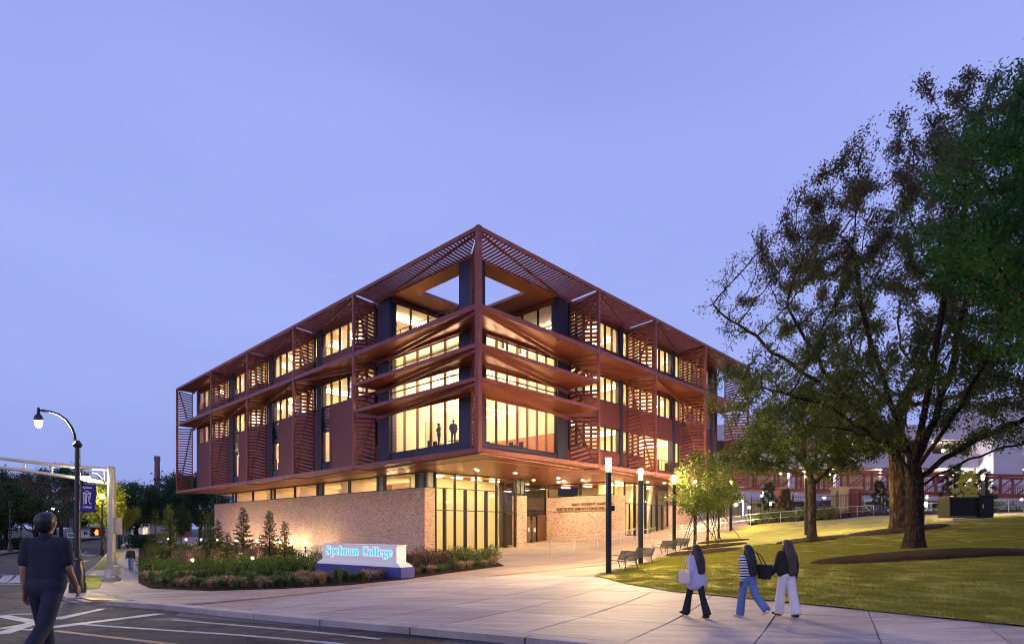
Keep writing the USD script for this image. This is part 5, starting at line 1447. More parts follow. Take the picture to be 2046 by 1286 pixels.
# pedestrian signal with lit hand
c = np.array([(203.5 - 222) * sc, -.20, zat(1062, YM) - p0[2]])
ps = xform('pedestrian_signal', MS)
MB().cbox(c, (.40, .26, .42)).build('housing', black_metal, ps)
m_ = MB(); m_.cbox(c + [0, -.2, .2], (.42, .16, .02)); m_.cbox(c + [-.2, -.2, .0], (.02, .16, .38)); m_.cbox(c + [.2, -.2, 0], (.02, .16, .38)); m_.build('visor', black_metal, ps)
E_hand = emitter('orange_hand_light', (1.0, 0.13, 0.02), 6.0)
hm = MB(); hc = c + [0, -.136, -.02]
hm.cbox(hc + [0, 0, -.06], (.13, .01, .12))
for k, (dx, hgt) in enumerate(((-.052, .10), (-.018, .13), (.018, .125), (.052, .10))):
    hm.cbox(hc + [dx, 0, hgt / 2 + .005], (.024, .01, hgt))
hm.bar(hc + [-.06, 0, -.06], hc + [-.12, 0, .02], .012, .028)
hm.build('hand_symbol', E_hand, ps)
MB().bar(c + [.2, .1, .12], (0, 0, c[2] + .12), .04, .04).build('bracket', galv, ps); MB().bar(c + [.2, .1, -.12], (0, 0, c[2] - .12), .04, .04).build('bracket', galv, ps)
MB().cbox(((231 - 222) * sc, .12, zat(1050, YM) - p0[2]), (12 * sc, .25, 34 * sc)).build('control_cabinet', galv, MS)
MB().cbox(((235 - 222) * sc, -.1, zat(1139, YM) - p0[2]), (9 * sc, .3, 16 * sc)).build('junction_box', galv, MS)
# slim pole behind with street name sign
q0 = gpt(229, 1125)
SP = thing('utility_pole', 'thin pale pole standing right behind the signal mast', 'pole', q0)
MB().lathe([(.09, 0), (.06, zat(940, q0[1]) - q0[2])], 10).build('pole', cream_steel, SP, 40)
MB().lathe([(.14, 0), (.14, .3), (.1, .4)], 10).build('base', cream_steel, SP, 40)
q0 = gpt(147, 1100); q0[1]
NS = thing('street_name_sign', 'green street name sign on a dark post across the side street', 'sign', q0)
MB().lathe([(.07, 0), (.06, zat(1035, q0[1]) - q0[2])], 10).build('post', black_metal, NS, 40)
green_sign = mat('green_sign_face', (0.01, 0.12, 0.06), 0.4)
w_ = 24 * q0[1] / F_; h_ = 10 * q0[1] / F_; zc = zat(1069, q0[1]) - q0[2]
MB().cbox((.05 * w_, -.1, zc), (w_, .03, h_)).build('sign_face', green_sign, NS)
m_ = MB()
for a, b in (((-.46, .4), (.5, .4)), ((-.46, -.4), (.5, -.4)), ((-.46, -.4), (-.46, .4)), ((.5, -.4), (.5, .4))):
    m_.bar((a[0] * w_, -.12, zc + a[1] * h_), (b[0] * w_, -.12, zc + b[1] * h_), h_ * .1, .01, up=(0, 1, 0))
m_.build('border', white_paint, NS)
MB().cbox((-.1, 0, zat(1044, q0[1]) - q0[2]), (.5, .4, 1.0)).build('signal_head', black_metal, NS)

# lantern posts of the plaza
rib_m = mat('lantern_rib', (0.05, 0.045, 0.045), 0.5)
post_green = mat('black_green_paint', (0.010, 0.016, 0.015), 0.28, 0.2, var=0.2)
def lantern(px, py, top, label, Y=None, extra=False):
    p = gpt(px, py) if Y is None else np.array([(px - CX_) * Y / F_, Y, float(hz((px - CX_) * Y / F_, Y))])
    H = zat(top, p[1]) - p[2]; r_ = 0.125
    t = thing('lantern_post', label, 'lamp post', p, 20, 'lantern posts of the plaza')
    hl = H * .125
    MB().lathe([(0, 0), (r_ + .03, 0), (r_ + .03, .04), (r_, .05), (r_, H - hl), (r_ * .6, H - hl + .01), (0, H - hl + .01)], 8).build('post', post_green, t)
    m_ = MB()
    for k in range(14):
        a = k * math.tau / 14
        m_.bar((math.cos(a) * r_ * .98, math.sin(a) * r_ * .98, H - hl + .01), (math.cos(a) * r_ * .98, math.sin(a) * r_ * .98, H - .05), .012, .012)
    m_.build('lens_rib', rib_m, t)
    MB().lathe([(r_, H - hl + .01), (r_, H - .02)], 16).build('lens', lamp_glass, t, True)
    MB().lathe([(0, H - hl * .38), (.085, H - hl * .36), (.09, H - .06), (.0, H - .03)], 12).build('lamp', E_post, t, True)
    MB().lathe([(0, H + .01), (r_ + .01, H), (r_ + .01, H - .03), (0, H - .03)], 16).build('cap', steel, t)
    if extra:
        MB().cbox((r_ + .07, 0, H * .565), (.14, .12, .22)).build('camera_box', black_metal, t)
    return t
lantern(1216, 1146, 914, 'nearest and tallest looking lantern post, at the first bench', extra=True)
lantern(1280, 1127, 936, 'second lantern post from the nearest, beside the second bench')
lantern(1347, 1096, 949, 'third lantern post, behind the far pair of benches')
lantern(1389, 1079, 959, 'lantern post half hidden by the young staked trees')
lantern(1460, 1060, 961, 'lantern post right of the young trees beside the ramp rail')
lantern(1611, 1069, 938, 'lantern post standing behind the smaller lawn tree')
lantern(1964, 1024, 948, 'lantern post behind the dark transformer box', Y=46)

# benches
bench_m = mat('bench_metal', (0.012, 0.015, 0.013), 0.55, 0.1)
def bench(px, py, rot, label, H=0.86):
    p = gpt(px, py)
    t = thing('bench', label, 'bench', p, rot, 'metal benches facing the plaza')
    Lb = 1.45                                            # along local y; faces local -x
    st = []
    m_ = MB(); m_.bar((-.26, -Lb / 2, .43), (-.26, Lb / 2, .43), .03, .03); m_.bar((.24, -Lb / 2, .40), (.24, Lb / 2, .40), .03, .03); m_.build('seat_frame', bench_m, t)
    for k in range(9):
        x = -.25 + k * .061
        MB().box((x, -Lb / 2, .425 - k * .003), (x + .048, Lb / 2, .437 - k * .003)).build('seat_slat', bench_m, t)
    a = np.array([.25, 0, .44]); b = np.array([.46, 0, H])
    for k in range(8):
        q = a + (b - a) * (k + .1) / 8; q2 = a + (b - a) * (k + .92) / 8
        v = [q + [0, -Lb / 2, 0], q + [0, Lb / 2, 0], q2 + [0, Lb / 2, 0], q2 + [0, -Lb / 2, 0]]
        MB().bar((q + q2) / 2 + [0, -Lb / 2, 0], (q + q2) / 2 + [0, Lb / 2, 0], np.linalg.norm(q2 - q) * .96, .012, up=np.cross((b - a) / np.linalg.norm(b - a), [0, 1, 0])).build('back_slat', bench_m, t)
    for s_ in (-1, 1):
        y = s_ * Lb / 2
        MB().tube([(-.34, y, 0), (-.30, y, .25), (-.27, y, .43)], .02, 6).build('leg', bench_m, t); MB().tube([(.38, y, 0), (.32, y, .2), (.24, y, .42)], .02, 6).build('leg', bench_m, t)
        MB().tube([(-.27, y, .43), (-.30, y, .55), (-.26, y, .64), (-.15, y, .66), (.1, y, .64), (.33, y, .61)], .018, 6).build('armrest', bench_m, t)
        MB().tube([(.24, y, .42), (.46, y, H)], .02, 6).build('back_post', bench_m, t)
    return t
bench(1243, 1139, 22, 'nearest metal bench, half behind the first lantern post')
bench(1275, 1129, 22, 'second metal bench from the front, touching the second lantern post')
bench(1327, 1108, 22, 'third metal bench, just in front of the third lantern post')
bench(1352, 1102, 22, 'farthest metal bench, beside the third lantern post and the young trees')
for a in (((1222, 1146), (1300, 1126), (1285, 1124), (1205, 1143)), ((1310, 1118), (1372, 1100), (1355, 1097), (1295, 1115))):
    pg = gpoly(*a).buffer(.2)
    tag(sheet(pg, .036, .6, concrete_tan, 'bench_pad'), kind='structure')

# bollard lights
def bollard(px, plamp, pbase, label, Y=None, grp=None):
    p = gpt(px, pbase); h = max(.6, min(1.1, zat(plamp - 3, p[1]) - p[2]))
    t = thing('bollard_light', label, 'bollard light', p, 0, grp)
    MB().lathe([(0, 0), (.09, 0), (.09, h - .2), (0, h - .2)], 12).build('post', dark_green_metal, t, 40)
    MB().lathe([(0, h - .2), (.07, h - .199), (.07, h - .05), (0, h - .05)], 12).build('lamp', E_boll, t, 40)
    MB().lathe([(0, h - .05), (.095, h - .049), (.095, h), (0, h)], 12).build('cap', dark_green_metal, t, 40)
bl = [(610, 1088.4, 1104.6, 'lit bollard at the top of the garden steps'), (584, 1085.4, 1100.5, 'second lit bollard from the garden steps'), (559.5, 1083.5, 1098.5, 'third lit bollard, beside the thin cypress sapling'), (514, 1081.5, 1096, 'lit bollard left of the fullest cypress sapling'), (472, 1080, 1094, 'lit bollard just left of the slim cypress sapling'),
      (434, 1078.5, 1092, 'lit bollard at the far end of the brick wall'), (402, 1078, 1090.5, 'lit bollard between the dark trees and the brick wall end'), (372, 1077, 1088.5, 'lit bollard below the small bright green tree'), (344, 1076, 1087, 'second lit bollard from the far garden handrail'), (336, 1076, 1086.5, 'lit bollard nearest the far garden handrail')]
for px, a, b, lb in bl: bollard(px, a, b, lb, grp='bollard lights of the upper walk')
bollard(384, 1118, 1143, 'left one of two lit bollards on the low front garden wall', grp='bollard lights of the lower walk'); bollard(504, 1113, 1138, 'right one of two lit bollards on the low front garden wall', grp='bollard lights of the lower walk')

# low walls of the garden
wall_stone = ground_mat('garden_wall_stone', (0.36, 0.27, 0.20), (0.48, 0.37, 0.28), 0.85, 1.0, 30, .3)
def low_wall(pts, h, w, label, name='garden_wall', step=1.5):
    ln = LineString([tuple(g(*p)) for p in pts]); t = thing(name, label, 'wall', (0, 0, 0))
    d = 0.0
    while d < ln.length - .2:
        a, b = np.array(ln.interpolate(d).coords[0]), np.array(ln.interpolate(min(d + step - .012, ln.length)).coords[0])
        za, zb = float(hz(*a)), float(hz(*b))
        MB().bar([*a, za + h / 2 - .2], [*b, zb + h / 2 - .2], w, h + .4).build('wall_block', wall_stone, t)
        d += step
    return t
low_wall([(340, 1146), (430, 1142.5), (505, 1139.5), (580, 1135.5), (652, 1129)], .22, .5, 'low tan stone wall along the front of the rain garden')
low_wall([(402, 1092), (440, 1093.5), (520, 1098), (580, 1103), (630, 1111), (660, 1116)], .20, .35, 'low lit wall edging the upper walk under the brick wall')
sheet(Polygon([tuple(g(*p)) for p in ((345, 1084), (402, 1088.5), (440, 1090), (520, 1094), (580, 1099), (632, 1107), (680, 1111))] + [tuple(bw(4.5, y)[:2]) for y in (20, 32, 45, 59)]).buffer(0).intersection(bed), .06, 1.0, concrete_tan, 'path'); tag(stage.GetPrimAtPath('/World/path_002') or stage.GetPrimAtPath('/World/path'), kind='structure')
for pr in stage.GetPrimAtPath('/World').GetChildren():
    if pr.GetName().startswith('path'): tag(pr, kind='structure')
# garden steps
gs = thing('garden_steps', 'short flight of stone steps between the sign and the upper walk', 'steps', (0, 0, 0))
a0, a1 = gpt(598, 1132), gpt(650, 1128); b0_, b1_ = gpt(612, 1108), gpt(648, 1108)
for k in range(6):
    t0, t1 = k / 6, (k + 1) / 6
    q = [a0 + (b0_ - a0) * t0, a1 + (b1_ - a1) * t0, a1 + (b1_ - a1) * t1, a0 + (b0_ - a0) * t1]
    MB().prism(Polygon([tuple(x[:2]) for x in q]), min(x[2] for x in q) - .3, a0[2] + (b0_[2] - a0[2]) * t1 + .02).build('step', wall_stone, gs)

# handrails
def handrail(pts, label, h=0.95, mids=1, post=1.6, grp=None, bend=True, m_=None, r_=.024, name='handrail', zoff=None):
    """A rail on posts above ground points given as picture positions."""
    P3 = [gpt(*p) if len(p) == 2 else np.array([(p[0] - CX_) * p[2] / F_, p[2], zat(p[1], p[2])]) for p in pts]
    t = thing(name, label, 'handrail', P3[0], 0, grp); o = P3[0]
    mt = m_ or steel
    Q = [p - o for p in P3]
    top = [q + [0, 0, h] for q in Q]
    if bend: top = [Q[0] + [0, 0, h - .12]] + [Q[0] + (Q[1] - Q[0]) / np.linalg.norm(Q[1] - Q[0]) * .12 + [0, 0, h]] + top[1:]
    MB().tube(top, r_, 7).build('rail', mt, t, 50)
    for k in range(mids):
        f = (k + 1) / (mids + 1)
        MB().tube([q + [0, 0, h * f] for q in Q], r_ * .8, 6).build('mid_rail', mt, t, 50)
    for a, b in zip(Q[:-1], Q[1:]):
        n_ = max(1, int(round(np.linalg.norm(b - a) / post)))
        for k in range(n_ + (b is Q[-1])):
            q = a + (b - a) * k / n_
            MB().tube([q, q + [0, 0, h - (.12 if bend and k == 0 and a is Q[0] else .02)]], r_, 6).build('post', mt, t, 50)
    return t
handrail([(1032, 1113), (1056, 1113)], 'short looped handrail on the plaza in front of the brick pier', .95, 0)
handrail([(1099, 1107), (1144, 1103)], 'left handrail of the plaza steps below the wall lettering', 1.0, 0)
handrail([(1149, 1099), (1178, 1095), (1222, 1086)], 'rising handrail against the brick wall with the lettering', 1.0, 0)
handrail([(1188, 1091), (1240, 1084), (1272, 1075)], 'upper handrail climbing towards the glazed corner', 1.0, 0)
handrail([(1228, 1088), (1273, 1078)], 'handrail in front of the second brick wall end', 1.0, 0)
handrail([(1286, 1080), (1310, 1073)], 'short handrail before the right hand glazed wall', 1.0, 0)
handrail([(594, 1133), (624, 1115), (636, 1108)], 'left handrail of the garden steps', 1.0, 0); handrail([(613, 1131), (643, 1112)], 'right handrail of the garden steps beside the white sign', 1.0, 0)
handrail([(276, 1094), (308, 1088), (324, 1087)], 'handrail at the far corner of the rain garden', 1.0, 1)
handrail([(1334, 1075), (1358, 1071), (1400, 1066), (1450, 1058)], 'near guard rail of the ramp behind the young trees', 1.05, 3, 1.8, bend=False)
handrail([(1382, 1066), (1440, 1056), (1500, 1049), (1560, 1044), (1620, 1039), (1680, 1034), (1745, 1029.5)], 'long guard rail rising behind the lawn towards the pale oak trunk', 1.05, 1, 2.2, bend=False)
handrail([(1842, 1031), (1895, 1028)], 'guard rail between the oak trunk and the transformer box', 1.15, 1, 2.0, bend=False)
handrail([(1984, 1026), (2046, 1022), (2100, 1019)], 'guard rail right of the transformer box', 1.15, 1, 2.0, bend=False)

# transformer box on the lawn
p0 = gpt(1940, 1037); s_ = p0[1] / F_
TB = thing('transformer_box', 'large dark green utility transformer box standing on the lawn', 'utility box', (p0[0], p0[1], p0[2]), 4)
w0, h0 = 90 * s_, 47 * s_
box_m = mat('dark_green_cabinet', (0.007, 0.009, 0.008), 0.6, 0.0, var=0.2, spec=0.25)
MB().box((-w0 * .52, -.3, -.3), (w0 * .6, 1.2, .07)).build('pad', kerb_m, TB)
MB().box((-w0 / 2, 0, .12), (w0 * .16, .9, h0 * .90)).build('cabinet', box_m, TB)
MB().box((w0 * .163, -.12, .08), (w0 / 2, .9, h0)).build('door', box_m, TB)
MB().box((-w0 * .52, -.04, h0 * .902), (w0 * .16, .94, h0 * .94)).build('lid', dark_green_metal, TB)
MB().box((w0 * .155, -.16, h0 * 1.002), (w0 * .51, .94, h0 * 1.03)).build('lid', dark_green_metal, TB)
MB().box((-w0 * .48, -.012, .12), (w0 * .14, -.004, .22)).build('plinth_strip', mat('rust_strip', (.16, .08, .03), .7), TB)
for k in range(10):
    z_ = .3 + k * .1
    MB().box((-w0 * .42, -.02, z_), (-w0 * .2, -.004, z_ + .05)).build('louvre', box_m, TB)
MB().cbox((w0 * .24, -.14, h0 * .55), (.04, .05, .25)).build('handle', steel, TB)
# ---------------------------------------------------------------- background right: parking deck, footbridge, fence, cars
lav = mat('pale_precast_panel', (0.50, 0.46, 0.50), 0.8, var=0.05, scale=0.6)
lav2 = mat('cream_precast_panel', (0.60, 0.55, 0.48), 0.8, var=0.05, scale=0.6)
deck_in = mat('deck_interior', (0.34, 0.27, 0.20), 0.85, var=0.08, scale=.5)
red_steel = mat('red_bridge_steel', (0.18, 0.040, 0.025), 0.45, 0.2, var=0.1, scale=2)
red_brick_plain = mat('red_brick_pier', (0.30, 0.085, 0.05), 0.85, var=0.2, scale=8, bump=.4)
tan_pier = mat('tan_concrete_pier', (0.40, 0.30, 0.2), 0.8, var=0.1, scale=2)
def wx(px, Y): return (px - CX_) * Y / F_
YP = 100.0
PG = thing('parking_garage', 'pale lavender parking garage with open decks and lamps behind the footbridge', 'parking garage', (0, 0, 0))
def pbox(name, px0, px1, py0, py1, Y0, Y1, m_, parent=PG):
    return MB().box((wx(px0, YP), Y0, zat(py1, YP)), (wx(px1, YP), Y1, zat(py0, YP))).build(name, m_, parent)
for j, (a, b) in enumerate(((848, 879), (906, 934), (972, 999))):
    cols = np.linspace(1400, 1957, 9)
    for k in range(8):
        pbox('wall_panel', cols[k] + .4, cols[k + 1] - .4, a, b, YP, YP + .4, lav)
for z0 in (879, 934, 1000):
    pbox('deck_slab', 1400, 2150, z0 - 3, z0 + 2.2, YP + .5, YP + 34, deck_in)
pbox('back_wall', 1400, 1960, 850, 1035, YP + 14, YP + 14.5, deck_in)
for px in np.linspace(1402, 1955, 7):
    pbox('column', px - 5, px + 5, 880, 1034, YP + .6, YP + 1.4, lav)
pbox('stair_tower', 1956, 2013, 803, 1040, YP - 3, YP + 8, lav)
for a, b, m_ in ((798, 822, lav2), (842, 858, lav2), (858, 880, lav2), (912, 934, lav), (962, 990, lav2)):
    pbox('wall_panel', 2014, 2180, a, b, YP - 2.0, YP - 1.6, m_)
for k in range(7):
    pbox('louvre', 2014, 2180, 823 + k * 2.6, 824.4 + k * 2.6, YP - 2.0, YP - 1.7, lav2)
for k in range(9):
    pbox('louvre', 2014, 2180, 882 + k * 3.2, 884 + k * 3.2, YP - 2.0, YP - 1.7, lav2)
pbox('roof_screen', 1990, 2180, 796, 800, YP - 2.2, YP + 8, lav2)
for px, py in ((1885, 900), (1866, 889), (1861, 941), (1879, 949), (1925, 946), (1700, 888), (1600, 941), (2035, 905), (2040, 950), (1470, 1008), (1540, 1006), (1610, 1010), (1680, 1007), (1740, 1010), (1850, 1006), (1560, 944), (1660, 946), (1760, 943), (1905, 947)):
    MB().tm(trimesh.creation.icosphere(1, .26)).build('lamp', E_white, PG); q = PG.GetChildren()[-1]
    UsdGeom.Xformable(q).AddTranslateOp().Set(Gf.Vec3d(wx(px, YP + .9), YP + .9, zat(py, YP + .9)))
for px, py in ((1484, 1000), (1497, 1013), (1522, 990), (1647, 994), (1714, 982), (1730, 1004), (1586, 1009), (1885, 996)):
    Yf = 78.0
    fl = thing('flood_lamp', f'small white flood lamp {["above the left end of the iron fence", "low behind the iron fence near the young trees", "brightest one under the left end of the footbridge", "above the parked car", "on the red brick pier", "left of the pale oak trunk", "beside the low parked car", "behind the transformer box"][[1484, 1497, 1522, 1647, 1714, 1730, 1586, 1885].index(px)]}', 'lamp', (wx(px, Yf), Yf, zat(py, Yf)))
    MB().tm(trimesh.creation.icosphere(2, .13)).build('lens', E_white, fl, True)
    MB().cbox((0, .22, .06), (.34, .18, .30)).build('housing', black_metal, fl)
    MB().tube([(0, .3, -3.0), (0, .3, .1)], .04, 6).build('post', black_metal, fl)

A_, B_ = np.array([wx(1425, 72), 72.0]), np.array([wx(2110, 62), 62.0])
FB = thing('footbridge', 'red steel truss footbridge crossing behind the lawn to the building', 'footbridge', (A_[0], A_[1], 0))
Lf = np.linalg.norm(B_ - A_); fd = (B_ - A_) / Lf; fn_ = np.array([-fd[1], fd[0]])
def fbp(t, off, z): return np.array([*(fd * t + fn_ * off), z])
def zb(t, a, b):
    f = t / Lf; Yt_ = A_[1] + (B_[1] - A_[1]) * f
    return zat(a + (b - a) * f, Yt_)
top_, dk_ = (933, 952), (974, 992)
for off in (0.0, 3.0):
    MB().bar(fbp(0, off, zb(0, *top_)), fbp(Lf, off, zb(Lf, *top_)), .22, .26).build('top_chord', red_steel, FB)
    MB().bar(fbp(0, off, zb(0, *dk_)), fbp(Lf, off, zb(Lf, *dk_)), .25, .40).build('bottom_chord', red_steel, FB)
    nb = 14
    for k in range(nb + 1):
        t = Lf * k / nb
        MB().bar(fbp(t, off, zb(t, *dk_)), fbp(t, off, zb(t, *top_)), .20, .20).build('truss_post', red_steel, FB)
        if k < nb:
            t2 = Lf * (k + 1) / nb
            p_, q_ = (fbp(t, off, zb(t, *dk_)), fbp(t2, off, zb(t2, *top_)))
            MB().bar(p_, q_, .13, .13).build('diagonal', red_steel, FB)
    m_ = MB()
    for k in range(170):
        t = Lf * (k + .5) / 170
        m_.bar(fbp(t, off + .12, zb(t, *dk_)), fbp(t, off + .12, zb(t, *dk_) + 1.15), .03, .03)
    tag(m_.build('pickets', red_steel, FB), kind='stuff')
    MB().bar(fbp(0, off + .12, zb(0, *dk_) + 1.15), fbp(Lf, off + .12, zb(Lf, *dk_) + 1.15), .06, .06).build('rail', red_steel, FB)
MB().bar(fbp(0, 1.5, zb(0, *dk_) - .05), fbp(Lf, 1.5, zb(Lf, *dk_) - .05), 2.8, .12).build('deck', deck_in, FB)
for px in (1480, 1560, 1640, 1700, 1850, 1890, 1940, 2000):
    t = (wx(px, 66) - A_[0]) / fd[0]
    zz_ = zb(t, *dk_) - .15
    MB().tm(trimesh.creation.icosphere(1, .09)).build('deck_lamp', E_white, FB); q = FB.GetChildren()[-1]
    UsdGeom.Xformable(q).AddTranslateOp().Set(Gf.Vec3d(*fbp(t, .9, zz_ - .2)))
for px0, px1, Y, m_, lb, nm in ((1692, 1722, 66.5, red_brick_plain, 'red brick pier holding up the footbridge', 'brick_pier'), (1676, 1696, 64, tan_pier, 'tan concrete pier just left of the red brick pier', 'concrete_pier'), (1560, 1580, 68.5, red_brick_plain, 'red brick pier behind the small lawn tree', 'brick_pier')):
    X0, X1 = wx(px0, Y), wx(px1, Y); zb_ = float(hz((X0 + X1) / 2, Y))
    t_ = thing(nm, lb, 'pier', ((X0 + X1) / 2, Y, zb_)); hh = zat(976, Y) - zb_
    MB().box((-(X1 - X0) / 2, 0, -.5), ((X1 - X0) / 2, 1.6, hh)).build('shaft', m_, t_)
    MB().box((-(X1 - X0) / 2 - .12, -.12, hh + .002), ((X1 - X0) / 2 + .12, 1.72, hh + .22)).build('cap', tan_pier, t_)
# iron fence
FN = thing('iron_fence', 'black iron picket fence in front of the lit parking level', 'fence', (0, 0, 0))
fpts = [np.array([wx(px, Y), Y]) for px, Y in ((1425, 70), (1560, 66), (1660, 64), (1765, 62))]
ln = LineString([tuple(p) for p in fpts]); m_ = MB(); nn = int(ln.length / .16)
for k in range(nn):
    p = np.array(ln.interpolate((k + .5) / nn, normalized=True).coords[0]); z = float(hz(*p))
    m_.bar([*p, z], [*p, z + 2.25], .025, .025)
tag(m_.build('pickets', black_metal, FN), kind='stuff')
for a, b in zip(fpts[:-1], fpts[1:]):
    for dz in (.2, 2.0):
        MB().bar([*a, float(hz(*a)) + dz], [*b, float(hz(*b)) + dz], .05, .05).build('rail', black_metal, FN)
for k in range(9):
    p = np.array(ln.interpolate(k / 8, normalized=True).coords[0]); z = float(hz(*p))
    MB().bar([*p, z], [*p, z + 2.45], .09, .09).build('post', black_metal, FN)

# cars
def car(label, loc, rot, paint, suv=True, lights=None):
    c = thing('parked_car' if lights is None else 'approaching_car', label, 'car', loc, rot)
    Hc = 1.68 if suv else 1.45
    low = [(-2.3, .32), (-2.32, .75), (-2.22, .98), (-1.2, 1.02), (1.0, 1.0), (2.1, .86), (2.3, .7), (2.32, .35), (1.95, .28), (-1.9, .28)]
    cab = [(-2.1, 1.0), (-1.85, Hc - .06), (-1.5, Hc), (.1, Hc), (.45, Hc - .07), (1.1, 1.0)]
    def ext(poly, w, m_, nm, par=c, y0=None):
        e = trimesh.creation.extrude_polygon(Polygon(poly), w); e.apply_transform(trimesh.transformations.rotation_matrix(math.pi / 2, (1, 0, 0))); e.apply_translation((0, w / 2 if y0 is None else y0 + w, 0))
        return MB().add(e.vertices, e.faces).build(nm, m_, par)
    whl = [Point(x, .34).buffer(.40, 10) for x in (-1.4, 1.42)]
    ext(Polygon(low).difference(union_all(whl)).exterior.coords, 1.84, paint, 'body')
    ext(cab, 1.56, paint, 'cabin')
    gl = mat('car_glass', (.01, .012, .014), .08) if not stage.GetPrimAtPath(L('car_glass')) else L('car_glass')
    for x0, x1 in ((-1.75, -.95), (-.88, -.05), (.02, .85)):
        tp = [(x0, 1.05), (x0 + (.18 if x0 < -1.5 else 0), Hc - .1), (x1 - (.48 if x1 > .5 else 0), Hc - .1), (x1, 1.05)]
        ext(tp, 1.585, gl, 'side_window')
    MB().quad((1.13, -.68, 1.04), (1.13, .68, 1.04), (.5, .62, Hc - .08), (.5, -.62, Hc - .08)).build('windscreen', gl, c)
    MB().quad((-2.14, -.66, 1.06), (-2.14, .66, 1.06), (-1.9, .6, Hc - .1), (-1.9, -.6, Hc - .1)).build('rear_window', gl, c)
    for x in (-1.4, 1.42):
        for y in (-.8, .8):
            w_ = xform('wheel', c)
            t_ = trimesh.creation.cylinder(.34, .22, sections=18); t_.apply_transform(trimesh.transformations.rotation_matrix(math.pi / 2, (1, 0, 0))); t_.apply_translation((x, y, .34)); MB().add(t_.vertices, t_.faces).build('tyre', black_metal, w_)
            t_ = trimesh.creation.cylinder(.21, .24, sections=14); t_.apply_transform(trimesh.transformations.rotation_matrix(math.pi / 2, (1, 0, 0))); t_.apply_translation((x, y, .34)); MB().add(t_.vertices, t_.faces).build('rim', steel, w_)
    for y in (-.7, .7):
        MB().cbox((2.28, y, .72), (.08, .34, .14)).build('headlight', lights or white_paint, c)
        MB().cbox((-2.29, y, .85), (.06, .24, .2)).build('tail_light', mat('tail_light_red', (.3, .01, .01), .3) if not stage.GetPrimAtPath(L('tail_light_red')) else L('tail_light_red'), c)
    MB().cbox((2.3, 0, .55), (.06, 1.0, .2)).build('grille', black_metal, c)
car_dark = mat('dark_car_paint', (.012, .012, .016), .2, .3, coat=.6); car_grey = mat('grey_car_paint', (.10, .10, .11), .25, .4, coat=.6)
for px, Y, rot, m_, lb in ((1662, 73, 8, car_dark, 'dark sport utility car parked behind the iron fence left of the tan pier'), (1588, 74, 75, car_dark, 'dark car facing out behind the iron fence by the small lawn tree'), (1745, 76, 5, car_grey, 'low grey car just left of the pale oak trunk')):
    car(lb, (wx(px, Y), Y, zat(1034, Y) if False else float(hz(wx(px, Y), Y)) + .02), rot, m_, suv=px < 1700)
E_head = emitter('headlight_beam', (1.0, .80, .55), 60.0)
ca = gpt(124, 1088); car('car with glowing headlights coming down the side street', (ca[0], ca[1], ca[2] - .12), -58, car_grey, False, E_head)
# pines on the right
def pine_proto(name, seed, m_):
    cl = stage.CreateClassPrim(f'/World/{name}'); r = np.random.default_rng(seed)
    tr = MB(); tr.tube([(0, 0, 0), (.05, 0, 2.5), (0, .04, 5.2)], [.09, .06, .02], 6); P_, D_ = [], []
    for k in range(26):
        z = 1.2 + 3.9 * k / 25; a = k * 2.4; ln = (1.5 - .9 * (k / 25)) * r.uniform(.5, 1.1)
        e = np.array([math.cos(a) * ln, math.sin(a) * ln, z + .25 * ln]); tr.tube([(0, 0, z), e], [.03, .012], 4, False)
        d = r.normal(0, 1, (260, 3)); d /= np.linalg.norm(d, axis=1, keepdims=True)
        P_.append(e + d * .04); D_.append(d)
    tr.build('trunk', bark, cl)
    v, q = leaf_cards(np.vstack(P_), .36, r, 0, .07, dirs=np.vstack(D_) * 2); MB().add(v, q).build('crown', m_, cl)
    return cl
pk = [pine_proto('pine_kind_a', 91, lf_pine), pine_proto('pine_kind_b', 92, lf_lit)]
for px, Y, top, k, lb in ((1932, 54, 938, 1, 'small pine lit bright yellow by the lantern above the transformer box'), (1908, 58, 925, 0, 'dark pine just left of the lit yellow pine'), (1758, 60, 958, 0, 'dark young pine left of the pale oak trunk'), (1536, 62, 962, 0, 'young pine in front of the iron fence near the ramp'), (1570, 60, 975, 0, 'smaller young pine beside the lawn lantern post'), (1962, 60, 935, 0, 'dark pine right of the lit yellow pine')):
    X = wx(px, Y); z = float(hz(X, Y)); place_proto('pine', pk[k], (X, Y, z), px, (zat(top, Y) - z) / 5.5, lb, 'tree')

# ---------------------------------------------------------------- background left: chimney, houses, lamps
chim_m = mat('purple_brick_chimney', (0.20, 0.10, 0.11), .85, var=.15, scale=1.0)
Yc = 190; CH = thing('chimney', 'tall slender brick chimney rising above the dark trees at left', 'chimney', (wx(314, Yc), Yc, float(hz(wx(314, Yc), Yc))))
hc_ = zat(911, Yc) - float(hz(wx(314, Yc), Yc))
MB().lathe([(1.1, 0), (.78, hc_ * .93)], 20).build('shaft', chim_m, CH, 40); MB().lathe([(.78, hc_ * .93 + .01), (.92, hc_ * .95), (.9, hc_), (.6, hc_), (.6, hc_ - 1)], 20).build('crown', chim_m, CH, 40)
MB().lathe([(1.6, 0), (1.55, hc_ * .22), (1.15, hc_ * .26)], 20).build('base', chim_m, CH, 40)
house_w = mat('pale_house_wall', (.42, .38, .40), .8, var=.06); roof_m = mat('dark_roof', (.05, .04, .045), .8, var=.1); E_win = emitter('warm_window', (1, .75, .45), 1.2)
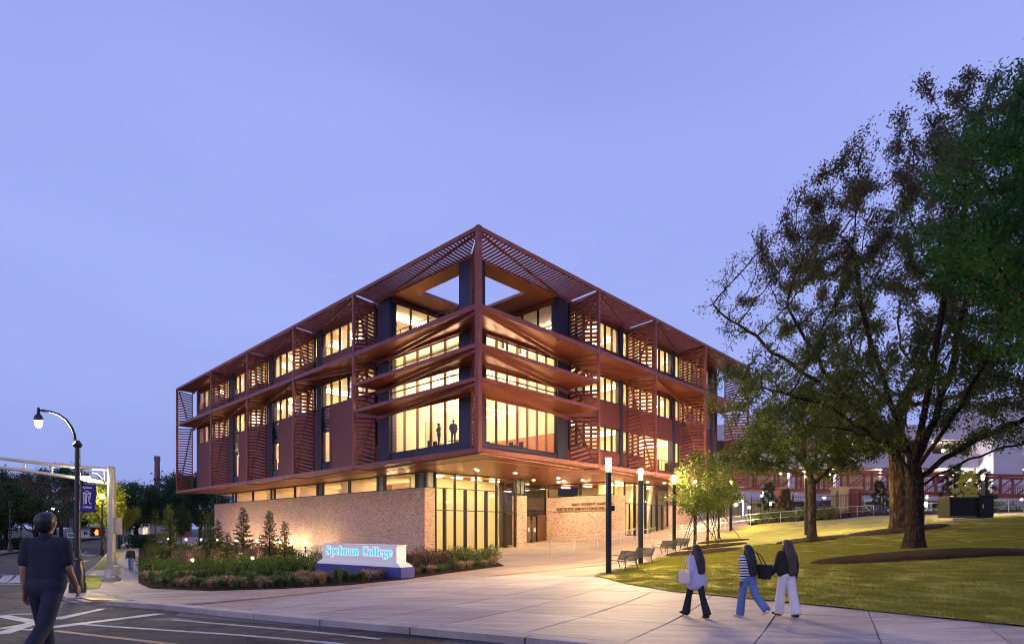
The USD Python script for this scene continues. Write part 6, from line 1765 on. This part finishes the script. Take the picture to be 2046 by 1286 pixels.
def house(px0, px1, Y, top, label, m_, lit=(1, 3)):
    X0, X1 = wx(px0, Y), wx(px1, Y); z = float(hz((X0 + X1) / 2, Y)); h = zat(top, Y) - z; w = X1 - X0
    t = thing('house', label, 'house', ((X0 + X1) / 2, Y, z), 0)
    MB().box((-w / 2, 0, -1), (w / 2, 9, h * .7)).build('wall', m_, t)
    rf = [(-w / 2 - .4, -.5, h * .7 + .01), (w / 2 + .4, -.5, h * .7 + .01), (w / 2 + .4, 9.5, h * .7 + .01), (-w / 2 - .4, 9.5, h * .7 + .01), (-w / 2, 4.5, h), (w / 2, 4.5, h)]
    MB().add(rf, [[0, 1, 5], [0, 5, 4], [1, 2, 5], [2, 3, 4], [2, 4, 5], [3, 0, 4], [0, 2, 1], [0, 3, 2]]).build('roof', roof_m, t)
    n_ = max(2, int(w / 2.6))
    for k in range(n_):
        x = -w / 2 + w * (k + .5) / n_; wn_ = xform('window', t)
        MB().box((x - .5, -.06, h * .25), (x + .5, -.01, h * .55)).build('pane', E_win if k in lit else dark_glass, wn_)
        m2 = MB(); m2.box((x - .58, -.08, h * .55 + .002), (x + .58, .0, h * .55 + .09)); m2.box((x - .58, -.08, h * .25 - .09), (x + .58, 0, h * .25 - .002)); m2.box((x - .03, -.075, h * .25), (x + .03, -.062, h * .55)); m2.build('frame', white_paint, wn_)
house(262, 300, 118, 1030, 'pale house with dark roof seen under the rounded dark tree', house_w)
house(300, 345, 150, 1040, 'low brick house behind the far end of the garden', red_brick_plain, (0, 2))
house(150, 178, 170, 1050, 'small white house where the side street ends', house_w, (0,))
for px, py, Y, lb in ((42, 1001, 92, 'leftmost distant globe lamp across the side street'), (85, 1011, 104, 'second distant globe lamp from the left edge'), (106, 1016, 116, 'third distant globe lamp from the left edge'), (119, 1022, 128, 'bluish distant globe lamp nearest the street end'), (204, 991, 58, 'distant lamp shining inside the lit street tree'), (243, 1050, 110, 'small white lamp right of the signal mast')):
    X = wx(px, Y); z = float(hz(X, Y)); t = thing('far_street_lamp', lb, 'street lamp', (X, Y, z)); h = zat(py, Y) - z
    MB().lathe([(.22, 0), (.2, .5), (.08, .9), (.06, h - .25)], 8).build('post', black_metal, t, 40); MB().tm(trimesh.creation.icosphere(2, .22).apply_translation((0, 0, h))).build('globe', E_street if px == 204 else E_white, t, True)
b_ = gpt(20, 1101); LB = thing('street_lamp', 'black street lamp with fluted base on the far left sidewalk', 'street lamp', b_)
MB().lathe([(0, 0), (.26, 0), (.26, .3), (.2, .8), (.15, 1.1), (.09, 1.25), (.08, 5.6)], 12).build('pole', black_gloss, LB, 35); MB().lathe([(.08, 5.6), (.2, 5.75), (.2, 6.1), (.05, 6.4), (0, 6.45)], 12).build('globe', lamp_glass, LB, True)
b_ = gpt(34, 1094); t = thing('meter_post', 'short white and blue post on the verge across the side street', 'post', b_)
MB().cbox((0, 0, .6), (.35, .25, 1.2)).build('post', white_paint, t); MB().cbox((0, -.13, .8), (.25, .02, .35)).build('panel', blue_m, t)
hg = thing('clipped_hedge', 'long dark clipped hedge across the side street at the far left', 'hedge', (0, 0, 0))
r = np.random.default_rng(93); P_ = []
for px in np.linspace(-40, 118, 60):
    Y = 82; P_.append(np.c_[r.normal(wx(px, Y), .25, 110), r.normal(Y, .6, 110), float(hz(wx(px, Y), Y)) + r.uniform(0, 1.6, 110)])
v, q = leaf_cards(np.vstack(P_), .28, r, 0, .6); MB().add(v, q).build('foliage', lf_dark, hg)
hg = thing('clipped_hedge', 'dark rounded hedge at the end of the sidewalk beyond the garden', 'hedge', (0, 0, 0)); P_ = []
for px in np.linspace(262, 312, 30):
    Y = 84; P_.append(np.c_[r.normal(wx(px, Y), .25, 110), r.normal(Y, .8, 110), float(hz(wx(px, Y), Y)) + r.uniform(0, 2.0, 110)])
v, q = leaf_cards(np.vstack(P_), .28, r, 0, .6); MB().add(v, q).build('foliage', lf_dark, hg)
# ---------------------------------------------------------------- people
MF = manifold3d.Manifold
def sph(p, r, n=14):
    return MF.sphere(float(r), n).translate(tuple(map(float, p)))
def fsph(p, r, n=14):
    """A sphere flattened front to back, for torsos."""
    return MF.sphere(float(r), n).scale((1.0, .78, 1.0)).translate(tuple(map(float, p)))
def fbone(p, q, rp, rq, n=14):
    return MF.batch_hull([fsph(p, rp, n), fsph(q, rq, n)])
def bone(p, q, rp, rq, n=14):
    return MF.batch_hull([sph(p, rp, n), sph(q, rq, n)])
def fuse(parts, edge, it=8):
    m = MF.batch_boolean(parts, manifold3d.OpType.Add)
    m = m.refine_to_length(edge) if edge else m
    a = m.to_mesh(); t = trimesh.Trimesh(a.vert_properties[:, :3], a.tri_verts)
    if it: trimesh.smoothing.filter_taubin(t, .5, -.52, it)
    return t
def rotx(a): c, s = math.cos(a), math.sin(a); return np.array([[1, 0, 0], [0, c, -s], [0, s, c]])
skin_l = mat('skin_tone_light_brown', (.34, .17, .10), .55); skin_d = mat('skin_tone_brown', (.16, .075, .045), .55)
hair_k = mat('black_hair', (.010, .008, .009), .45, var=.3, scale=30); hair_r = mat('dark_reddish_hair', (.035, .012, .012), .45, var=.3, scale=30); hair_b = mat('brown_hair', (.05, .024, .013), .45, var=.3, scale=30)
eye_m = mat('eye_white', (.7, .7, .7), .3)
def person(name, label, loc, rotz, H, legs, arms, top, pants, hair, skin, women=True, edge=.03, lean=0.0, shoes=None, group=None):
    """A walking or standing figure facing its own +y. legs, arms: (left, right) angles in degrees; top: dict(r, hem, sleeve, mat); pants: dict(r=(hip, thigh, knee, ankle), mat)."""
    S = H / 1.72; R = math.radians
    sw = .165 if women else .182
    hip, thl, shl = .93, .45, .44
    J = {}
    for s, i in ((-1, 0), (1, 1)):
        t, k = R(legs[i][0]), R(legs[i][1])
        h = np.array([s * .085, 0, hip]); kn = h + thl * np.array([s * .02, math.sin(t), -math.cos(t)]); an = kn + shl * np.array([0, math.sin(t - k), -math.cos(t - k)])
        f = R(legs[i][2]) if len(legs[i]) > 2 else 0.0
        J['leg', i] = (h, kn, an, an + np.array([s * .03, .17 * math.cos(f), -.045 - .17 * math.sin(f)]), an + np.array([0, -.045, -.045]))
    up = rotx(-lean)
    def T(v): return up @ (np.array(v, float) - [0, 0, hip]) + [0, 0, hip]
    for s, i in ((-1, 0), (1, 1)):
        a, e, ab = R(arms[i][0]), R(arms[i][1]), R(arms[i][2])
        sh = np.array([s * sw, 0, 1.415]); d1 = np.array([s * math.sin(ab), math.sin(a) * math.cos(ab), -math.cos(a) * math.cos(ab)])
        el = sh + .285 * d1; inn = arms[i][3] if len(arms[i]) > 3 else 0.0
        d2 = np.array([s * (math.sin(ab) * .6 - inn), math.sin(a + e), -math.cos(a + e)]); d2 /= np.linalg.norm(d2)
        J['arm', i] = (T(sh), T(el), T(el + .25 * d2), up @ d2)
    low = min(min(J['leg', i][3][2], J['leg', i][4][2]) for i in (0, 1)) - .03
    off = np.array([0, 0, -low])
    o = thing(name, label, 'person', loc, rotz, group)
    def fin(t, nm, m_, par=None, smooth=True):
        t = t.copy(); t.apply_translation(off); t.apply_scale(S)
        return MB().add(t.vertices, t.faces).build(nm, m_, par or o, smooth)
    neck, head = T((0, .0, 1.47)), T((0, .02, 1.625))
    # body: one continuous surface
    parts = [fbone((-.07, 0, .95), (.07, 0, .95), .105, .105), fbone((0, .0, .98), T((0, .0, 1.12)), .115, .105), fbone(T((-.03, 0, 1.12)), T((-.06, .0, 1.32)), .10, .095), fbone(T((.03, 0, 1.12)), T((.06, 0, 1.32)), .10, .095),
             fbone(T((-.11, 0, 1.38)), T((.11, 0, 1.38)), .075, .075), bone(T((0, 0, 1.40)), neck, .062, .052), bone(neck, T((0, .005, 1.56)), .050, .052),
             MF.batch_hull([sph(T((0, -.015, 1.645)), .092), sph(T((0, .035, 1.63)), .080), sph(T((0, .05, 1.545)), .042), sph(T((0, .0, 1.57)), .062)]),
             bone(T((0, .108, 1.635)), T((0, .128, 1.603)), .010, .014, 8), bone(T((-.018, .095, 1.566)), T((.018, .095, 1.566)), .010, .010, 8)]
    for s in (-1, 1):
        parts.append(bone(T((s * .086, .0, 1.64)), T((s * .087, -.005, 1.60)), .012, .008, 8))
    for i in (0, 1):
        h, kn, an, toe, heel = J['leg', i]; sh, el, wr, d2 = J['arm', i]
        parts += [bone(h, kn, .085, .055), bone(kn, kn + (an - kn) * .35, .052, .055), bone(kn + (an - kn) * .3, an, .055, .038), MF.batch_hull([sph(an, .038), sph(heel, .03), sph(toe, .026), sph((an + toe) / 2 - [0, 0, .015], .036)])]
        parts += [bone(sh, el, .050, .040), bone(el, wr, .041, .027)]
        # hand: palm, four curled fingers, thumb from the side
        side = np.cross(d2, [0, 1, 0]) if abs(d2[1]) < .9 else np.array([1.0, 0, 0]); side = np.array([0, 1, 0]) - d2 * d2[1]; side /= np.linalg.norm(side)
        nrm = np.cross(d2, side); nrm *= np.sign(nrm[0]) * (-1 if i == 1 else 1) or 1
        pc = wr + d2 * .085
        parts.append(MF.batch_hull([sph(wr + d2 * .015 + side * .018, .017, 8), sph(wr + d2 * .015 - side * .018, .017, 8), sph(pc + side * .032, .013, 8), sph(pc - side * .032, .013, 8)]))
        for k, (w_, ln) in enumerate(((.033, .070), (.011, .080), (-.011, .075), (-.032, .058))):
            a0 = pc + side * w_; a1 = a0 + d2 * ln * .5 + nrm * .010; a2 = a1 + d2 * ln * .38 + nrm * .028
            parts += [bone(a0, a1, .0095, .0088, 8), bone(a1, a2, .0088, .0078, 8)]
        b0 = wr + d2 * .03 + side * .03; b1 = b0 + d2 * .03 + side * .028 + nrm * .008; b2 = b1 + d2 * .032 + side * .004 + nrm * .012
        parts += [bone(b0, b1, .012, .010, 8), bone(b1, b2, .010, .009, 8)]
    fin(fuse(parts, edge, 4), 'body', skin)
    for s in (-1, 1):
        fin(trimesh.creation.icosphere(1, .012).apply_translation(T((s * .034, .098, 1.64))), 'eye', eye_m)
    # trousers
    ph, pt_, pk_, pa_ = pants['r']; parts = [fbone((-.06, 0, .985), (.06, 0, .985), .118, .118), fbone((-.075, -.02, .93), (.075, -.02, .93), ph, ph)]
    for i in (0, 1):
        h, kn, an, toe, heel = J['leg', i]
        n3 = (kn - an) / np.linalg.norm(kn - an)
        parts += [bone(h, kn, pt_, pk_), bone(kn, an - n3 * .04, pk_, pa_).trim_by_plane(tuple(map(float, n3)), float(n3 @ (an - n3 * .028)))]
    fin(fuse(parts, edge, 3), 'trousers', pants['mat'])
    # top with sleeves
    r_ = top['r']; hem = top['hem']
    parts = [fbone(T((-.115, 0, 1.395)), T((.115, 0, 1.395)), .080 + r_ * .5, .080 + r_ * .5), MF.batch_hull([fsph(T((s * .09, 0, 1.36)), .095 + r_ * .6) for s in (-1, 1)] + [fsph(T((s * .075, 0, 1.14)), .095 + r_) for s in (-1, 1)]),
             MF.batch_hull([fsph(T((s * .075, 0, 1.16)), .098 + r_) for s in (-1, 1)] + [fsph((s * (.085 + r_ * .5), 0, hem + .06), .105 + r_ * top.get('flare', 1)) for s in (-1, 1)])]
    for i in (0, 1):
        sh, el, wr, d2 = J['arm', i]
        parts += [bone(sh, el, .062 + r_ * .5, .052 + r_ * .5)]
        if top['sleeve'] == 'long': parts += [bone(el, wr - d2 * .0, .053 + r_ * .5, .038 + r_ * .4)]
        elif top['sleeve'] == 'short': parts[-1] = bone(sh, sh + (el - sh) * .75, .062 + r_ * .5, .062 + r_ * .4)
    t = fuse(parts, edge, 6)
    fin(t, 'top', top['mat'])
    if 'collar' in top: fin(fuse([bone(T((0, 0, 1.455)), T((0, -.005, 1.485)), .066, .062)], None, 0), 'collar', top['mat'])
    # shoes
    for i in (0, 1):
        h, kn, an, toe, heel = J['leg', i]
        fin(fuse([MF.batch_hull([sph(an - [0, 0, .01], .042), sph(heel - [0, 0, .003], .036), sph(toe, .033), sph((an + toe) / 2 - [0, 0, .012], .043)])], edge, 2), 'shoe', shoes or black_metal)
    # hair
    hp = [MF.batch_hull([sph(T((0, -.025, 1.655)), .098), sph(T((0, .022, 1.68)), .080), sph(T((0, -.03, 1.60)), .085)])]
    if hair['len'] > 0:
        L_ = hair['len']; sx = hair.get('side', 0)
        hp += [MF.batch_hull([sph(T((-.06, -.045, 1.62)), .06), sph(T((.06, -.045, 1.62)), .06), sph(T((-.085 + sx, -.10, 1.36)), .055), sph(T((.085 + sx, -.10, 1.36)), .055)]),
               MF.batch_hull([sph(T((-.085 + sx, -.10, 1.38)), .055), sph(T((.085 + sx, -.10, 1.38)), .055), sph(T((-.05 + sx * 1.4, -.135, 1.45 - L_)), .045), sph(T((.06 + sx * 1.4, -.135, 1.45 - L_)), .045)])]
        for s in (-1, 1): hp.append(bone(T((s * .085, .0, 1.62)), T((s * .10, -.03, 1.42)), .028, .03))
    else:
        hp.append(bone(T((0, -.035, 1.66)), T((0, -.045, 1.57)), .082, .052))
    t = fuse(hp, edge, 3); n_ = meshkit.noise(np.c_[t.vertices[:, :2] * 60, t.vertices[:, 2] * 7]); t.vertices += t.vertex_normals * ((n_ - .5) * .010)[:, None]
    fin(t, 'hair', hair['mat'])
    return o, J, off, S
denim = mat('blue_denim', (.10, .17, .34), .9, var=.2, scale=8); white_cloth = mat('white_cloth', (.62, .60, .64), .9, var=.05, scale=6); lilac_cloth = mat('pale_lilac_cloth', (.50, .48, .62), .9, var=.06, scale=5)
black_cloth = mat('black_cloth', (.014, .013, .016), .9, var=.3, scale=8); navy_t = mat('dark_navy_cloth', (.016, .017, .032), .9, var=.3, scale=6); grey_cloth = mat('brown_grey_cloth', (.10, .065, .045), .9)
white_shoe = mat('white_shoe', (.6, .58, .58), .6); pink_leather = mat('pale_pink_leather', (.55, .45, .47), .5)
stripes = usdkit.material(stage, L('striped_cloth'), {'tc': ('texture_coordinate', {}), 's': ('separate_xyz', {}), 'm': ('math', {'math_type': 'multiply', 'value2': 17.0}), 'f': ('math', {'math_type': 'fraction'}), 'r': ('rgb_ramp', {'ramp': [(0.0, (.66, .64, .66)), (0.52, (.66, .64, .66)), (0.56, (.02, .02, .03)), (0.96, (.02, .02, .03)), (1.0, (.66, .64, .66))]}), 'p': ('principled_bsdf', {'roughness': .9})},
    [('tc.object', 's.vector'), ('s.z', 'm.value1'), ('m.value', 'f.value1'), ('f.value', 'r.fac'), ('r.color', 'p.base_color')], surface='p.BSDF')
walk = math.degrees(math.atan2(-kd[1], -kd[0])) - 90
gw = 'women walking on the sidewalk'
b = gpt(1391, 1233)
person('person', 'woman in a loose pale lilac shirt and black flared trousers, leftmost of three', b, walk - 38, (zat(1091, b[1]) - b[2]), [(20, 6, -8), (-14, 8, 12)], [(-16, 22, 10), (18, 30, 10)],
       dict(r=.055, hem=.76, sleeve='long', mat=lilac_cloth, flare=1.5, collar=1), dict(r=(.125, .10, .072, .105), mat=black_cloth), dict(len=.38, mat=hair_r, side=.03), skin_d, shoes=black_metal)
bag = thing('shoulder_bag', 'pale pink shoulder bag at the side of the leftmost woman', 'bag', b, walk - 38)
MB().tm(fuse([MF.batch_hull([sph((-.34, x, z), .045, 10) for x in (-.17, .13) for z in (.80, 1.0)])], .03, 4)).build('body', pink_leather, bag, True); MB().tube([(-.33, .10, 1.02), (-.24, .02, 1.3), (-.17, -.02, 1.44), (-.24, -.1, 1.3), (-.33, -.16, 1.02)], .012, 6).build('strap', pink_leather, bag)
b = gpt(1494, 1233)
person('person', 'woman in a black and white striped top and wide blue jeans with long black hair', b, walk - 42, (zat(1091, b[1]) - b[2]), [(12, 4, -4), (-22, 28, 26)], [(-10, 15, 7), (10, 25, 10)],
       dict(r=.035, hem=.93, sleeve='long', mat=stripes, flare=1.0), dict(r=(.13, .105, .092, .098), mat=denim), dict(len=.42, mat=hair_k, side=.03), skin_d, shoes=white_shoe)
bag = thing('tote_bag', 'black tote bag hanging from the shoulder of the woman in stripes', 'bag', b, walk - 42)
e = trimesh.creation.extrude_polygon(Polygon([(-.13, 0), (.13, 0), (.19, .32), (-.19, .32)]), .12); e.apply_transform(trimesh.transformations.rotation_matrix(math.pi / 2, (1, 0, 0))); e.apply_transform(trimesh.transformations.rotation_matrix(math.pi / 2, (0, 0, 1))); e.apply_translation((.27, -.14, .86))
MB().add(e.vertices, e.faces).build('body', black_cloth, bag)
for dy in (-.07, .07): MB().tube([(.33, -.14 + dy, 1.17), (.26, -.05 + dy * .5, 1.4), (.19, .0, 1.47), (.22, .05, 1.36)], .012, 6).build('handle', black_cloth, bag)
b = gpt(1572, 1232)
person('person', 'woman in black jacket and wide white trousers with very long brown hair', b, walk - 48, (zat(1083, b[1]) - b[2]), [(12, 4, -4), (-10, 6, 10)], [(10, 30, 10), (-8, 18, 8)],
       dict(r=.05, hem=.95, sleeve='long', mat=black_cloth, flare=1.0, collar=1), dict(r=(.128, .108, .100, .112), mat=white_cloth), dict(len=.50, mat=hair_b, side=.03), skin_d, shoes=black_metal)
# the man crossing the street
Ym = 7.3; Xm = (92 - CX_) * Ym / F_
b = np.array([Xm, Ym, float(hz(Xm, Ym)) - .128])
person('person', 'man in dark navy clothes with short black hair walking across the street', b, 8, (zat(1030, Ym) - b[2]), [(16, 6, -4), (-24, 26, 30)], [(-8, 14, 3), (8, 24, 3)],
       dict(r=.010, hem=.88, sleeve='short', mat=navy_t, flare=1.0, collar=1), dict(r=(.13, .10, .078, .074), mat=navy_t), dict(len=0, mat=hair_k), skin_l, women=False, edge=.018, shoes=black_metal)
# far pedestrian
b = gpt(261, 1141)
person('person', 'person in a dark sweatshirt and blue jeans walking towards the camera on the side sidewalk', b, 205, (zat(1093, b[1]) - b[2]), [(12, 6), (-12, 14, 10)], [(-10, 14, 10), (10, 16, 10)],
       dict(r=.02, hem=.92, sleeve='long', mat=black_cloth, flare=1.0), dict(r=(.125, .095, .075, .07), mat=denim), dict(len=0, mat=hair_k), skin_l, women=False, edge=.05, shoes=white_shoe)
# two people behind the corner windows
def inwin(px, d):
    y = wall_y(px, d); return bw(d, y, 5.93)
person('person', 'left one of two people behind the corner window, a hand on the hip', inwin(877, 2.6) + np.array([0, 0, .08]), -60, 1.84, [(4, 2), (-4, 4)], [(-10, 60, 40, .9), (-4, 8, 8)], dict(r=.02, hem=.92, sleeve='short', mat=grey_cloth), dict(r=(.12, .09, .065, .055), mat=black_cloth), dict(len=0, mat=hair_k), skin_d, women=False, edge=.05)
person('person', 'right one of two people behind the corner window, standing with his back to the glass', inwin(906, 2.6) + np.array([0, 0, .08]), 5, 1.86, [(3, 2), (-3, 3)], [(0, 60, 12, .4), (0, 40, 12, .3)], dict(r=.03, hem=.9, sleeve='long', mat=grey_cloth), dict(r=(.12, .09, .065, .055), mat=grey_cloth), dict(len=0, mat=hair_k), skin_d, women=False, edge=.05)
